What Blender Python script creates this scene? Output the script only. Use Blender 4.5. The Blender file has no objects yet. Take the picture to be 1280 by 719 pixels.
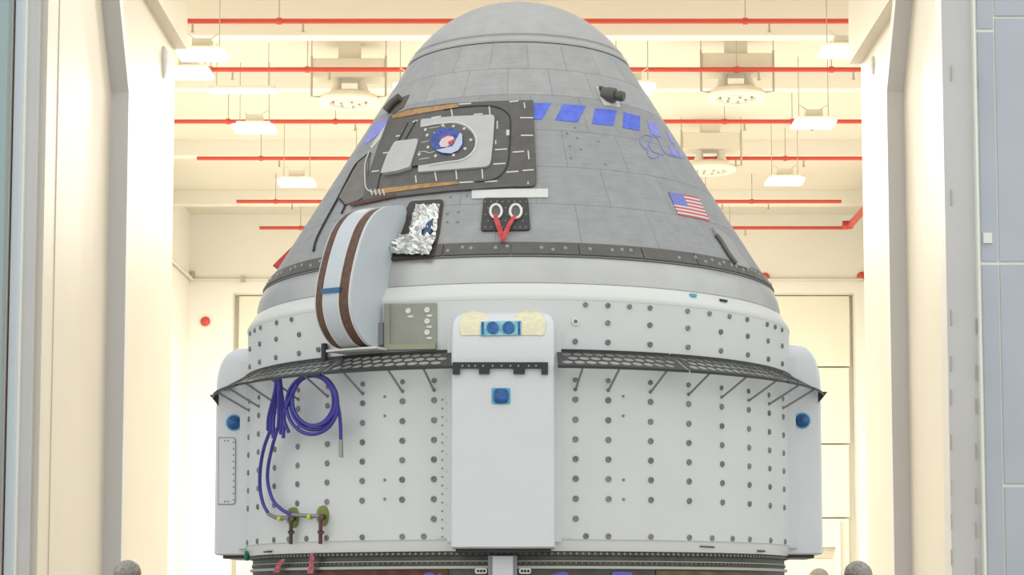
import bpy, bmesh, math, random
from mathutils import Vector, Matrix
random.seed(7)
sc = bpy.context.scene
COL = sc.collection
# ------------------------------------------------------------------ camera, world, exposure
F = 2535.0; TILT = math.radians(5); HOR = 750.0
SH = HOR - 359.5 - F*math.tan(TILT)                 # vertical lens shift in pixels
CAM = Vector((-0.054, -17.0, 1.45))
cd = bpy.data.cameras.new('camera'); cam = bpy.data.objects.new('camera', cd); COL.objects.link(cam)
cd.sensor_width = 36; cd.lens = F/1280*36; cd.shift_y = SH/1280
cd.clip_end = 300
cam.location = CAM; cam.rotation_euler = (math.pi/2+TILT, 0, 0)
sc.camera = cam
w = bpy.data.worlds.new('world'); sc.world = w; w.use_nodes = True
bg = w.node_tree.nodes['Background']; bg.inputs[0].default_value = (0.97, 1.0, 0.985, 1); bg.inputs[1].default_value = 1.2
sc.view_settings.view_transform = 'Standard'; sc.view_settings.look = 'None'
sc.view_settings.exposure = 0.0; sc.view_settings.gamma = 1; sc.view_settings.use_curve_mapping = False
HALL_W = 530; VEST_W = 45                           # watts of one hall lamp / one airlock lamp
WARM = (1.0, 0.945, 0.84)

# ------------------------------------------------------------------ pixels to directions
def ray(px, py):
    x = (px-640)/F; y = (359.5+SH-py)/F
    return Vector((x, math.cos(TILT)-y*math.sin(TILT), math.sin(TILT)+y*math.cos(TILT))).normalized()
def on_z(px, py, z):
    d = ray(px, py); return CAM+d*((z-CAM.z)/d.z)
def on_y(px, py, y):
    d = ray(px, py); return CAM+d*((y-CAM.y)/d.y)
def on_x(px, py, x):
    d = ray(px, py); return CAM+d*((x-CAM.x)/d.x)

class Surf:
    """surface of revolution about the z axis, r = R(z)"""
    def __init__(s, R): s.R = R
    def hit(s, px, py):
        d = ray(px, py); t0 = 13.0; best = None; bm_ = 1e9; prev = None
        for i in range(220):
            t = t0+i*0.02; p = CAM+d*t; f = math.hypot(p.x, p.y)-s.R(p.z)
            if f < bm_: bm_ = f; best = p
            if f <= 0:
                a, b = t-0.02, t
                for _ in range(18):
                    m = (a+b)/2; p = CAM+d*m
                    if math.hypot(p.x, p.y)-s.R(p.z) > 0: a = m
                    else: b = m
                best = CAM+d*b; break
        return math.atan2(best.x, -best.y), best.z
    def pt(s, az, z, off=0.0):
        e = 0.002; r = s.R(z); k = (s.R(z+e)-s.R(z-e))/(2*e)
        n = 1/math.sqrt(1+k*k); r += off*n; z2 = z-k*n*off
        return Vector((math.sin(az)*r, -math.cos(az)*r, z2))
KC = (2.116-0.932)/(5.971-4.039)
cone = Surf(lambda z: 0.932+(5.971-z)*KC)
RS = 2.268
wall = Surf(lambda z: RS)
def cylS(r): return Surf(lambda z: r)

# ------------------------------------------------------------------ materials
MATS = {}
def mat(name, col, rough=0.5, metal=0.0, var=0.0, scale=8.0, bump=0.0, bscale=60.0, emit=0.0, rnd=0.0, trans=0.0):
    if name in MATS: return MATS[name]
    m = bpy.data.materials.new(name); m.use_nodes = True; MATS[name] = m
    nt = m.node_tree; b = nt.nodes['Principled BSDF']
    b.inputs['Base Color'].default_value = (*col, 1); b.inputs['Roughness'].default_value = rough; b.inputs['Metallic'].default_value = metal
    if emit:
        b.inputs['Emission Color'].default_value = (*col, 1); b.inputs['Emission Strength'].default_value = emit
    tc = nt.nodes.new('ShaderNodeTexCoord')
    src = None
    if var:
        n = nt.nodes.new('ShaderNodeTexNoise'); n.inputs['Scale'].default_value = scale; n.inputs['Detail'].default_value = 5
        nt.links.new(tc.outputs['Object'], n.inputs['Vector'])
        r = nt.nodes.new('ShaderNodeMapRange'); r.inputs[1].default_value = .3; r.inputs[2].default_value = .7
        r.inputs[3].default_value = 1-var; r.inputs[4].default_value = 1+var
        nt.links.new(n.outputs['Fac'], r.inputs[0]); src = r.outputs[0]
    if rnd:
        oi = nt.nodes.new('ShaderNodeObjectInfo'); r2 = nt.nodes.new('ShaderNodeMapRange')
        r2.inputs[3].default_value = 1-rnd; r2.inputs[4].default_value = 1+rnd
        nt.links.new(oi.outputs['Random'], r2.inputs[0])
        if src:
            mu = nt.nodes.new('ShaderNodeMath'); mu.operation = 'MULTIPLY'; nt.links.new(src, mu.inputs[0]); nt.links.new(r2.outputs[0], mu.inputs[1]); src = mu.outputs[0]
        else: src = r2.outputs[0]
    if src:
        v = nt.nodes.new('ShaderNodeVectorMath'); v.operation = 'SCALE'; v.inputs[0].default_value = col
        nt.links.new(src, v.inputs['Scale']); nt.links.new(v.outputs[0], b.inputs['Base Color'])
    if bump:
        n2 = nt.nodes.new('ShaderNodeTexNoise'); n2.inputs['Scale'].default_value = bscale; n2.inputs['Detail'].default_value = 3
        nt.links.new(tc.outputs['Object'], n2.inputs['Vector'])
        bp = nt.nodes.new('ShaderNodeBump'); bp.inputs['Strength'].default_value = bump; bp.inputs['Distance'].default_value = 0.01
        nt.links.new(n2.outputs['Fac'], bp.inputs['Height']); nt.links.new(bp.outputs[0], b.inputs['Normal'])
    return m
M_tile = mat('grey thermal blanket', (.345, .345, .35), .7, var=.07, scale=9, bump=.3, bscale=22, rnd=.03)
M_tile2 = mat('light thermal blanket', (.41, .405, .405), .7, var=.07, scale=9, bump=.3, bscale=22, rnd=.03)
M_seam = mat('blanket joint', (.31, .31, .315), .8)
M_dark = mat('dark thermal tile', (.105, .097, .088), .42, var=.15, scale=10, bump=.15)
M_dark2 = mat('dark tile seam', (.03, .03, .03), .7)
M_plate = mat('light hatch plate', (.52, .51, .50), .5, var=.04)
M_mark = mat('white tile marking', (.62, .62, .58), .6)
M_orange = mat('amber edge film', (.42, .22, .07), .35, var=.3, scale=20)
M_blue = mat('blue tape', (.10, .16, .72), .5, var=.18, scale=16)
M_bluefade = mat('violet blue tape', (.30, .30, .78), .5, var=.15, scale=16)
M_logo = mat('blue outline paint', (.30, .31, .72), .5)
M_silver = mat('satin silver ring', (.52, .515, .505), .32, metal=.5, var=.05, scale=4)
M_white = mat('white painted metal', (.66, .67, .66), .38, var=.025, scale=2.5)
M_white2 = mat('white painted rim', (.72, .72, .69), .3)
M_dog = mat('cool white cover', (.69, .70, .715), .36, var=.02, scale=3)
M_bolt = mat('grey fastener', (.22, .225, .23), .45, metal=.3, rnd=.2)
M_rivet = mat('small rivet', (.25, .26, .27), .5, metal=.4)
M_black = mat('black anodised metal', (.022, .023, .026), .45)
M_grate = mat('black perforated sheet', (.035, .034, .033), .35, var=.2, scale=20)
M_strut = mat('grey strut', (.26, .27, .29), .4, metal=.4)
M_umb = mat('pale umbilical housing', (.55, .59, .63), .42, var=.03, scale=4)
M_umbedge = mat('off white seal edge', (.78, .72, .66), .5)
M_brown = mat('brown cork band', (.125, .065, .045), .6, var=.3, scale=25)
M_bluestrap = mat('blue strap', (.03, .14, .30), .4)
M_bay = mat('olive grey bay panel', (.33, .33, .28), .5, var=.06)
M_tape = mat('cream masking tape', (.78, .72, .50), .6, var=.08, scale=30)
M_film = mat('teal protective film', (.22, .52, .60), .2, var=.35, scale=25)
M_navy = mat('blue protective cap', (.015, .10, .30), .15, var=.5, scale=22)
M_cyan = mat('light blue film edge', (.10, .42, .62), .3)
M_foil = mat('crumpled silver foil', (.80, .80, .78), .18, metal=1.0)
M_redrib = mat('red ribbon', (.62, .06, .07), .6, var=.2, scale=30)
M_eye = mat('white nozzle ring', (.80, .79, .74), .4)
M_nozz = mat('nozzle inside', (.12, .12, .11), .5)
M_lamprim = mat('white strip', (.70, .70, .66), .5, var=.05)
M_hose = mat('blue hose', (.05, .043, .30), .45)
M_metal = mat('steel fitting', (.30, .30, .28), .35, metal=.9)
M_olive = mat('olive flange', (.22, .24, .06), .5)
M_brz = mat('dark bronze stem', (.13, .10, .08), .4, metal=.6)
M_adapt = mat('dark adapter ring', (.075, .075, .065), .45, metal=.4, var=.25, scale=9)
M_adapt2 = mat('pale adapter edge', (.45, .44, .38), .4, metal=.5)
M_stand = mat('stand paint', (.10, .09, .07), .5, var=.2)
M_flagr = mat('flag red', (.62, .10, .10), .6); M_flagw = mat('flag white', (.70, .68, .68), .6); M_flagb = mat('flag blue', (.16, .18, .58), .6)
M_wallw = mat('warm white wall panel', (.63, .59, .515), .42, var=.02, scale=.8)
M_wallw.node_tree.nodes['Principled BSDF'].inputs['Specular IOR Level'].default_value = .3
M_hall = mat('hall wall paint', (.86, .845, .79), .55, var=.015, scale=.5)
M_ceil = mat('hall ceiling paint', (.74, .70, .61), .6, var=.02, scale=.5)
M_beam = mat('white ceiling beam', (.84, .82, .75), .5)
M_back = mat('roller door paint', (.83, .80, .69), .5)
M_jamb = mat('grey door jamb', (.60, .585, .58), .45, var=.03, scale=1.5)
M_track = mat('light grey door track', (.60, .59, .60), .45)
M_bead = mat('white jamb bead', (.86, .87, .80), .4)
M_bluew = mat('blue grey facade panel', (.48, .51, .57), .5, var=.04, scale=1.2)
M_bluel = mat('pale blue jamb panel', (.66, .72, .78), .45)
M_teal = mat('teal door seal', (.33, .43, .44), .5)
M_beige = mat('beige jamb strip', (.52, .46, .42), .5)
M_floor = mat('sealed concrete floor', (.48, .46, .42), .35, var=.06, scale=.7)
M_red = mat('red pipe paint', (.62, .075, .05), .4)
M_glow = mat('lamp diffuser', (1.0, .96, .86), .5, emit=3.5)
M_fix = mat('lamp housing', (.74, .71, .62), .5)
M_duct = mat('pale duct sheet', (.73, .69, .60), .5)
M_rod = mat('hanger rod', (.46, .43, .36), .5)
M_diff = mat('white air diffuser', (.82, .79, .70), .4)

def wrinkle(m):
    # extra long, flat creases as in quilted fabric
    nt = m.node_tree; b = nt.nodes['Principled BSDF']; old = b.inputs['Normal'].links[0].from_node
    tc = nt.nodes.new('ShaderNodeTexCoord'); mp = nt.nodes.new('ShaderNodeMapping'); mp.inputs['Scale'].default_value = (3, 3, 22)
    n = nt.nodes.new('ShaderNodeTexNoise'); n.inputs['Scale'].default_value = 1.6; n.inputs['Detail'].default_value = 6; n.inputs['Roughness'].default_value = .65; n.inputs['Distortion'].default_value = .8
    nt.links.new(tc.outputs['Object'], mp.inputs[0]); nt.links.new(mp.outputs[0], n.inputs['Vector'])
    bp = nt.nodes.new('ShaderNodeBump'); bp.inputs['Strength'].default_value = .55; bp.inputs['Distance'].default_value = .02
    nt.links.new(n.outputs['Fac'], bp.inputs['Height']); nt.links.new(old.outputs[0], bp.inputs['Normal']); nt.links.new(bp.outputs[0], b.inputs['Normal'])
wrinkle(M_tile); wrinkle(M_tile2)
# ------------------------------------------------------------------ object helpers
WM = {}
def link(name, me, m=None, parent=None, M=None):
    o = bpy.data.objects.new(name, me); COL.objects.link(o)
    if m is not None and me is not None and len(me.materials) == 0:
        for mm in (m if isinstance(m, (list, tuple)) else [m]): me.materials.append(mm)
    W = M if M is not None else Matrix.Identity(4)
    o.matrix_basis = W; WM[o] = W
    if parent is not None:
        o.parent = parent; o.matrix_parent_inverse = WM[parent].inverted()
    return o
def build(name, bm, m, parent=None, smooth=False, ang=None):
    bmesh.ops.recalc_face_normals(bm, faces=bm.faces)
    me = bpy.data.meshes.new(name); bm.to_mesh(me); bm.free()
    if smooth:
        for p in me.polygons: p.use_smooth = True
        if ang:
            bm2 = bmesh.new(); bm2.from_mesh(me)
            for e in bm2.edges:
                if len(e.link_faces) == 2 and e.calc_face_angle(0) > math.radians(ang): e.smooth = False
            bm2.to_mesh(me); bm2.free()
    return link(name, me, m, parent)
def thing(name, label, cat, loc=(0, 0, 0), group=None):
    o = link(name, None, None, None, Matrix.Translation(Vector(loc)))
    o.empty_display_size = .2
    return tag(o, label, cat, group)
def tag(o, label, cat, group=None):
    o['label'] = label; o['category'] = cat
    if group: o['group'] = group
    return o
def struct(o): o['kind'] = 'structure'; return o
def box(bm, x0, x1, y0, y1, z0, z1, bev=0.0):
    v = [bm.verts.new((x, y, z)) for x in (x0, x1) for y in (y0, y1) for z in (z0, z1)]
    fs = [bm.faces.new([v[i] for i in f]) for f in ((0, 1, 3, 2), (4, 6, 7, 5), (0, 4, 5, 1), (2, 3, 7, 6), (0, 2, 6, 4), (1, 5, 7, 3))]
    if bev:
        es = list({e for f in fs for e in f.edges})
        bmesh.ops.bevel(bm, geom=es, offset=bev, segments=2, affect='EDGES', profile=.5)
def boxo(name, m, parent, *a, bev=0.0):
    bm = bmesh.new(); box(bm, *a, bev=bev); return build(name, bm, m, parent)
def tube(bm, pts, r, n=8, cap=True):
    pts = [Vector(p) for p in pts]; rings = []
    rr = r if isinstance(r, (list, tuple)) else [r]*len(pts)
    up = None
    for i, p in enumerate(pts):
        t = (pts[min(i+1, len(pts)-1)]-pts[max(i-1, 0)]).normalized()
        if up is None: up = Vector((0, 0, 1)) if abs(t.z) < .9 else Vector((1, 0, 0))
        a = (up-t*up.dot(t)).normalized(); b = t.cross(a); up = a
        rings.append([bm.verts.new(p+(a*math.cos(2*math.pi*k/n)+b*math.sin(2*math.pi*k/n))*rr[i]) for k in range(n)])
    for A, B in zip(rings, rings[1:]):
        for k in range(n): bm.faces.new((A[k], A[(k+1) % n], B[(k+1) % n], B[k]))
    if cap: bm.faces.new(rings[0]); bm.faces.new(rings[-1])
def tubeo(name, m, parent, pts, r, n=8, smooth=True):
    bm = bmesh.new(); tube(bm, pts, r, n); return build(name, bm, m, parent, smooth, 50)
def spline(pts, n=10):
    P = [Vector(p) for p in pts]; P = [P[0]*2-P[1]]+P+[P[-1]*2-P[-2]]; out = []
    for i in range(1, len(P)-2):
        for k in range(n):
            t = k/n; a, b, c, d = P[i-1:i+3]
            out.append(.5*((2*b)+(c-a)*t+(2*a-5*b+4*c-d)*t*t+(3*b-a-3*c+d)*t**3))
    out.append(P[-2]); return out
def lathe(bm, prof, n=96, a0=0.0, a1=2*math.pi, close=False, org=(0, 0, 0)):
    full = abs(a1-a0-2*math.pi) < 1e-6; cols = []
    N = n if full else n+1
    for k in range(N):
        a = a0+(a1-a0)*k/n
        cols.append([bm.verts.new((org[0]+math.sin(a)*r, org[1]-math.cos(a)*r, org[2]+z)) for r, z in prof])
    m = len(prof)
    for k in range(n):
        A = cols[k]; B = cols[(k+1) % N]
        for i in range(m if close else m-1):
            j = (i+1) % m
            bm.faces.new((A[i], B[i], B[j], A[j]))
    if close and not full: bm.faces.new(cols[0]); bm.faces.new(cols[-1])
def latheo(name, m, parent, prof, **k):
    bm = bmesh.new(); lathe(bm, prof, **k); bmesh.ops.remove_doubles(bm, verts=bm.verts, dist=1e-5)
    return build(name, bm, m, parent, True, 35)
def rrect(pts, rad):
    out = []; n = len(pts)
    for i in range(n):
        p = Vector(pts[i]); a = Vector(pts[i-1]); b = Vector(pts[(i+1) % n])
        r = rad[i] if isinstance(rad, (list, tuple)) else rad
        if r <= 0: out.append(tuple(p)); continue
        pa = p+(a-p).normalized()*r; pb = p+(b-p).normalized()*r
        for k in range(6):
            t = k/5; q = pa*(1-t)**2+p*2*t*(1-t)+pb*t*t; out.append(tuple(q))
    return out
def ell(cx, cy, rx, ry, n=28): return [(cx+rx*math.cos(2*math.pi*k/n), cy+ry*math.sin(2*math.pi*k/n)) for k in range(n)]
def patch(name, pts, surf, off, th, m, parent, K=6, dens=7.0, inset=.0, uv=False, smooth=True):
    """star-shaped outline (pixels, or (az,z) when uv) laid as a curved plate on a surface of revolution"""
    dp = []
    sc_ = 1.0
    for i in range(len(pts)):
        a = pts[i]; b = pts[(i+1) % len(pts)]; L = math.dist(a, b); k = max(1, int(L/dens))
        for j in range(k): dp.append((a[0]+(b[0]-a[0])*j/k, a[1]+(b[1]-a[1])*j/k))
    uvp = dp if uv else [surf.hit(*p) for p in dp]
    ca = sum(p[0] for p in uvp)/len(uvp); cz = sum(p[1] for p in uvp)/len(uvp)
    bm = bmesh.new(); c = bm.verts.new(surf.pt(ca, cz, off+th)); prev = None
    n = len(uvp)
    for r in range(1, K+1):
        t = r/K
        ring = [bm.verts.new(surf.pt(ca+(a-ca)*t, cz+(z-cz)*t, off+th)) for a, z in uvp]
        for k in range(n):
            if prev is None: bm.faces.new((c, ring[k], ring[(k+1) % n]))
            else: bm.faces.new((prev[k], ring[k], ring[(k+1) % n], prev[(k+1) % n]))
        prev = ring
    low = [bm.verts.new(surf.pt(a, z, off)) for a, z in uvp]
    for k in range(n): bm.faces.new((prev[k], low[k], low[(k+1) % n], prev[(k+1) % n]))
    return build(name, bm, m, parent, smooth, 40)
def grid_patch(name, a0, a1, z0, z1, surf, off, th, m, parent, na=6, nz=4):
    bm = bmesh.new(); g = [[bm.verts.new(surf.pt(a0+(a1-a0)*i/na, z0+(z1-z0)*j/nz, off+th)) for j in range(nz+1)] for i in range(na+1)]
    for i in range(na):
        for j in range(nz): bm.faces.new((g[i][j], g[i+1][j], g[i+1][j+1], g[i][j+1]))
    per = [(i, 0) for i in range(na)]+[(na, j) for j in range(nz)]+[(i, nz) for i in range(na, 0, -1)]+[(0, j) for j in range(nz, 0, -1)]
    low = [bm.verts.new(surf.pt(a0+(a1-a0)*i/na, z0+(z1-z0)*j/nz, off)) for i, j in per]
    for k in range(len(per)):
        q = (k+1) % len(per)
        bm.faces.new((g[per[k][0]][per[k][1]], low[k], low[q], g[per[q][0]][per[q][1]]))
    return build(name, bm, m, parent, True, 40)
def ribbon_px(bm, pts, surf, off, r, n=6):
    tube(bm, [surf.pt(*surf.hit(*p), off) for p in pts], r, n)
def aligned(p, az, tilt=0.0): return Matrix.Translation(p) @ Matrix.Rotation(az, 4, 'Z') @ Matrix.Rotation(tilt, 4, 'X')

# ================================================================== THE SETTING
D1 = 23.2; D2 = 32.0; XW = 5.5
Y1 = D1-17; Y2 = D2-17; YB = 50.0; XH = 10.8; XHR = 11.8; ZC = 14.3
struct(boxo('floor', M_floor, None, -40, 40, -30, YB+1, -.3, 0))
# airlock side walls, solid between the outer door and the hall
xl = on_y(214, 400, Y2).x; xr = on_y(1081, 400, Y2).x
XL = xl; XR = xr
Y1L = Y1; Y1R = Y1
WL = struct(boxo('wall_left', M_wallw, None, -XH-.6, XL, Y1L, Y2, 0, 15))
WR = struct(boxo('wall_right', M_wallw, None, XR, XHR+.6, Y1R, Y2, 0, 15))
struct(boxo('ceiling_airlock', M_ceil, None, XL, XR, Y1, Y2, 11.6, 15))
struct(boxo('wall_hall_left', M_hall, None, -XH-.6, -XH, Y2, YB, 0, ZC))
struct(boxo('wall_hall_right', M_hall, None, XHR, XHR+.6, Y2, YB, 0, ZC))
struct(boxo('ceiling', M_ceil, None, -XH-.6, XHR+.6, Y2, YB+.6, ZC, ZC+.5))
# back wall with a deep door recess
zt = on_y(680, 366, YB).z; xa = on_y(290, 420, YB).x; xb = on_y(1070, 420, YB).x
bm = bmesh.new()
box(bm, -XH-.6, xa, YB, YB+1.2, 0, ZC); box(bm, xb, XHR+.6, YB, YB+1.2, 0, ZC); box(bm, xa, xb, YB, YB+1.2, zt, ZC)
struct(build('wall_back', bm, M_hall))
dr = struct(boxo('door_1', M_back, None, xa, xb, YB+.8, YB+1.1, 0, zt))
lv = [on_y(1030, y, YB+.8).z for y in (460, 556, 648)]
lev = [zt]+lv+[0.0]
for i in range(4):
    boxo('door_section', M_back, dr, xa+.15, xb-.12-.04*i, YB+.55, YB+.8, lev[i+1]+.03, lev[i]-.03)
# framed vision panels low in the roller door
fr = boxo('vision_frame', M_beam, dr, on_y(1044, 660, YB+.4).x, on_y(1050, 660, YB+.4).x, YB+.35, YB+.55, 0, lv[2]-.05)
boxo('frame_rail', M_beam, dr, on_y(990, 660, YB+.4).x, on_y(1044, 660, YB+.4).x, YB+.35, YB+.55, on_y(1030, 684, YB+.4).z, on_y(1030, 677, YB+.4).z)
boxo('vision_pane', mat('dusty glass', (.55, .52, .42), .15), dr, on_y(990, 660, YB+.5).x, on_y(1040, 660, YB+.5).x, YB+.5, YB+.56, on_y(1030, 698, YB+.5).z, on_y(1030, 688, YB+.5).z)
# transverse ceiling beams
struct(boxo('trim_8', M_beam, None, -XH, XHR, 42.3-17, 42.3-17+.4, 13.42, ZC+.05, bev=.02))
for d in (48.5, 56.0, 63.0):
    o = struct(boxo('trim_%d' % (int(d)), M_beam, None, -XH, XHR, d-17, d-17+.35, ZC-.45, ZC+.05, bev=.02))
# back wall conduit at the height of the bells
zc_ = on_y(300, 350, YB).z
bm = bmesh.new(); tube(bm, [(-XH+.12, YB-.1, zc_), (XHR-.15, YB-.1, zc_)], .05, 8)
pl = on_x(212, 328, -XH+.1)
tube(bm, [(-XH+.1, 30.0, on_x(212, 328, -XH+.1).z), (-XH+.1, YB-.1, zc_)], .06, 8)
struct(build('trim_1', bm, M_duct, None, True, 50))
for px, py in ((241, 343), (304, 349)):
    p = on_y(px, py, YB-.15)
    o = boxo('conduit_box', M_rod, None, p.x-.07, p.x+.07, YB-.2, YB-.05, p.z-.1, p.z+.1, bev=.01)
    tag(o, 'small dark junction box on the conduit of the back wall', 'box', 'boxes on the back wall conduit')

# --- airlock door tracks: vertical column then 45 degree haunch toward the outside
def door_track(name, side):
    X = XL if side < 0 else XR; s = -side
    px = 144 if side < 0 else 1126
    e = on_y(155 if side < 0 else 1117, 400, 0)      # inner edge sets the depth through the wall offset
    dep = abs(X)*F/abs((133 if side < 0 else 1141)-648)
    y = dep-17; wd = .235
    zb = on_y(148, 115, y).z
    bm = bmesh.new()
    x0, x1 = sorted((X-s*.02, X+s*wd)); t = .22
    path = [(y, -.0), (y, zb), (y-2.4, zb+3.4)]
    vs = []
    for (yy, zz), dz in zip(path, (0, 0, 0)):
        vs.append([bm.verts.new((x, yy+q, zz+(.06 if q else 0))) for x, q in ((x0, 0), (x1, 0), (x1, t), (x0, t))])
    for A, B in zip(vs, vs[1:]):
        for k in range(4): bm.faces.new((A[k], A[(k+1) % 4], B[(k+1) % 4], B[k]))
    bm.faces.new(vs[0]); bm.faces.new(vs[-1])
    return struct(build(name, bm, M_track))
door_track('trim_2', -1); door_track('trim_3', 1)
for px, W_, X in ((66, WL, XL),):
    p = on_x(px, 400, X); boxo('panel_rib', M_wallw, W_, X-.03, X+.012, p.y, p.y+.12, 0, 11.5, bev=.01)
# --- box rails high on the airlock walls
for nm, side in (('trim_4', -1), ('trim_5', 1)):
    X = XL if side < 0 else XR; s = -side
    z0 = on_y(1072, 80, Y2).z if side > 0 else on_y(215, 62, Y2).z
    x0, x1 = sorted((X, X+s*.19))
    struct(boxo(nm, M_wallw, None, x0, x1, Y1+.3, Y2, z0, z0+1.6))
for px, py, side in ((204, 78, -1), (1092, 82, 1)):  # rounded pale blobs on small blocks against the wall
    X = XL if side < 0 else XR
    p = on_x(px, py, X); r = .17 if side < 0 else .10
    bm = bmesh.new(); bmesh.ops.create_uvsphere(bm, u_segments=20, v_segments=12, radius=r)
    for v in bm.verts:
        v.co.z *= 1.5
        if v.co.z < 0: v.co.x *= .8; v.co.y *= .8
        v.co.x *= .6; v.co += Vector((p.x, p.y, p.z))
    t = thing('wall_blob', 'pale teardrop shaped blob high on the airlock wall, %s' % ('larger one' if side < 0 else 'smaller one'), 'wall fitting', (p.x, p.y, p.z))
    build('shell', bm, M_track, t, True)
    boxo('bracket', M_track, t, min(p.x, X)-.02, max(p.x, X)+.02, p.y-.05, p.y+.05, p.z-.06, p.z+.06)

# --- outer door frame: stepped jambs
def jamb(name, px0, px1, dep, thick, m, zt_=12.0, parent=None):
    y = dep-17; a = on_y(px0, 400, y).x; b = on_y(px1, 400, y).x
    return boxo(name, m, parent, a, b, y, y+thick, 0, zt_, bev=.008)
jl = struct(jamb('trim_6', 26, 42, D1-.1, .35, M_jamb))
jamb('bead', 22, 26, D1-.16, .3, M_bead, parent=jl)
jamb('jamb_panel', 11, 22, D1-.2, .3, M_bluel, parent=jl)
jamb('seal', 7.5, 11, D1-.1, .2, M_teal, parent=jl)
jamb('jamb_strip', 2, 7.5, D1-.25, .3, M_beige, parent=jl)
jamb('door_edge', -14, 2, D1-.4, .3, M_teal, parent=jl)
jr = struct(jamb('trim_7', 1184, 1224, D1-.1, .35, M_jamb))
jamb('bead', 1224, 1227, D1-.2, .3, M_bead, parent=jr)
slot = None
for i, py in enumerate((95, 250, 400, 458, 500, 556, 612, 655, 700)):
    for e in (1189, 1220):
        p = on_y(e, py-3 if e < 1200 else py+8, D1-.1-17)
        boxo('slot', M_rod, jr, p.x-.006, p.x+.006, D1-17.115, D1-17.09, p.z-.09, p.z+.09)
# facade panels right of the door and a plain facade around it
fw = bmesh.new(); yF = D1-17-.06
box(fw, on_y(1227, 400, yF).x, 40, yF, yF+.3, 0, 16)
fo = struct(build('wall_facade_right', fw, M_bead))
yp = yF-.016
XA = on_y(1227.5, 400, yp).x; XB = on_y(1250, 400, yp).x; XC = XB+1.6
for (x0, x1, ya, yb_) in ((XA, XB, 747, 331), (XA, XB, 327, 40), (XA, XB, 36, -300), (XB, XC, 327, 23), (XB, XC, 20, -300), (XB, XC, 605, 331), (XB, XC, 747, 609), (XC, XC+2, 605, 23)):
    boxo('cladding_panel', M_bluew, fo, x0+.010, x1-.010, yp-(.006 if x0 > XA else 0), yF, on_y(1240, ya, yp).z, on_y(1240, yb_, yp).z, bev=.006)
p = on_y(1234, 298, yp); boxo('white_plate', M_bead, fo, p.x-.05, p.x+.05, yp-.03, yp, p.z-.06, p.z+.06)
fw = bmesh.new(); box(fw, -40, on_y(-14, 400, yF).x, yF, yF+.3, 0, 16)
struct(build('wall_facade_left', fw, M_bluew))
struct(boxo('wall_facade_top', M_bluew, None, -XH, XHR, yF, yF+.3, 11.6, 16))

# ================================================================== HALL EQUIPMENT
ZP = 13.45
def pipe(py, x0, x1, drops):
    p = on_z(648, py, ZP); y = p.y
    r = .055
    t = thing('sprinkler_pipe', 'red sprinkler pipe running across under the hall ceiling', 'pipe', (0, y, ZP), 'red sprinkler pipes under the ceiling')
    tubeo('pipe', M_red, t, [(x0, y, ZP), (x1, y, ZP)], r, 10)
    xs = x0+.8
    for k, x in enumerate(drops):
        tubeo('hanger_rod', M_rod, t, [(x, y, ZP), (x, y, ZC)], .012, 6)
        bm = bmesh.new(); tube(bm, [(x+.5, y, ZP-.04), (x+.5, y, ZP-.2), (x+.5, y, ZP-.24)], [.022, .022, .05], 8)
        build('sprinkler_head', bm, M_rod, t, True, 50)
        bm = bmesh.new(); tube(bm, [(x-.05, y, ZP), (x+.05, y, ZP)], r*1.35, 10); build('coupling', bm, M_red, t, True, 50)
    return t
for i, py in enumerate((26.5, 87, 152, 198, 252, 285)):
    pr = on_z(648, py, ZP).y
    x0 = -9.6 if i < 3 else (on_z(247, 199, ZP).x, on_z(297, 254, ZP).x, on_z(325, 286, ZP).x)[i-3]
    x1 = 9.9 if i < 5 else on_z(1062, 283, ZP).x
    pipe(py, x0, x1, [-7.2+.3*(i % 2), -4.9+.2*i, 4.8+.25*i, 7.4-.2*(i % 3)])
xm = on_z(1063, 281, ZP).x; ym = on_z(1063, 281, ZP).y
t = thing('sprinkler_main', 'thick red sprinkler main running along the side wall toward the door', 'pipe', (xm, ym, ZP))
tubeo('pipe', M_red, t, [(xm, 24, ZP), (xm, ym, ZP)], .11, 12)
tubeo('elbow', M_red, t, [(xm-.25, ym, ZP), (xm, ym, ZP), (xm, ym+.1, ZP)], .135, 12)

ZL = 12.7
def lamp(px, py, wd, power=HALL_W, z=ZL, label=None, group='lamps hanging in the hall', xyz=None, zc_=None):
    p = Vector(xyz) if xyz else on_z(px, py, z)
    t = thing('ceiling_lamp', label or 'square glowing high bay lamp hung from the hall ceiling', 'ceiling lamp', (p.x, p.y, p.z), group)
    h = wd/2
    boxo('diffuser', M_glow, t, p.x-h, p.x+h, p.y-h*.75, p.y+h*.75, p.z-.07, p.z+.03, bev=.045)
    boxo('housing', M_fix, t, p.x-h*.8, p.x+h*.8, p.y-h*.6, p.y+h*.6, p.z+.03, p.z+.10)
    zc = zc_ or (ZC if not xyz else xyz[2]+.45)
    boxo('driver_box', M_fix, t, p.x-.2, p.x+.2, p.y-.15, p.y+.15, p.z+.1, p.z+.3)
    for sx in (-1, 1):
        tubeo('hanger_rod', M_rod, t, [(p.x+sx*h*.7, p.y, p.z+.08), (p.x+sx*h*.7, p.y, zc)], .010, 6)
        tubeo('bracket_arm', M_fix, t, [(p.x+sx*h*.7, p.y, p.z+.45), (p.x+sx*h*.2, p.y, p.z+.28)], .016, 6)
    L = bpy.data.lights.new('lamp_light', 'AREA'); L.energy = power; L.size = wd*.9; L.color = WARM
    lo = link('lamp_light', L, None, t, Matrix.Translation((p.x, p.y, p.z-.1)))
    return t
for px, py in ((253, 68), (236, 91), (318, 160), (371, 228), (1055, 64), (1017, 154), (981, 226), (560, 190), (760, 190), (520, 110), (790, 110), (450, 264), (600, 264), (740, 264)):  # last three sit unseen behind the capsule, added to brighten the back wall
    lamp(px, py, 1.0)
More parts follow.
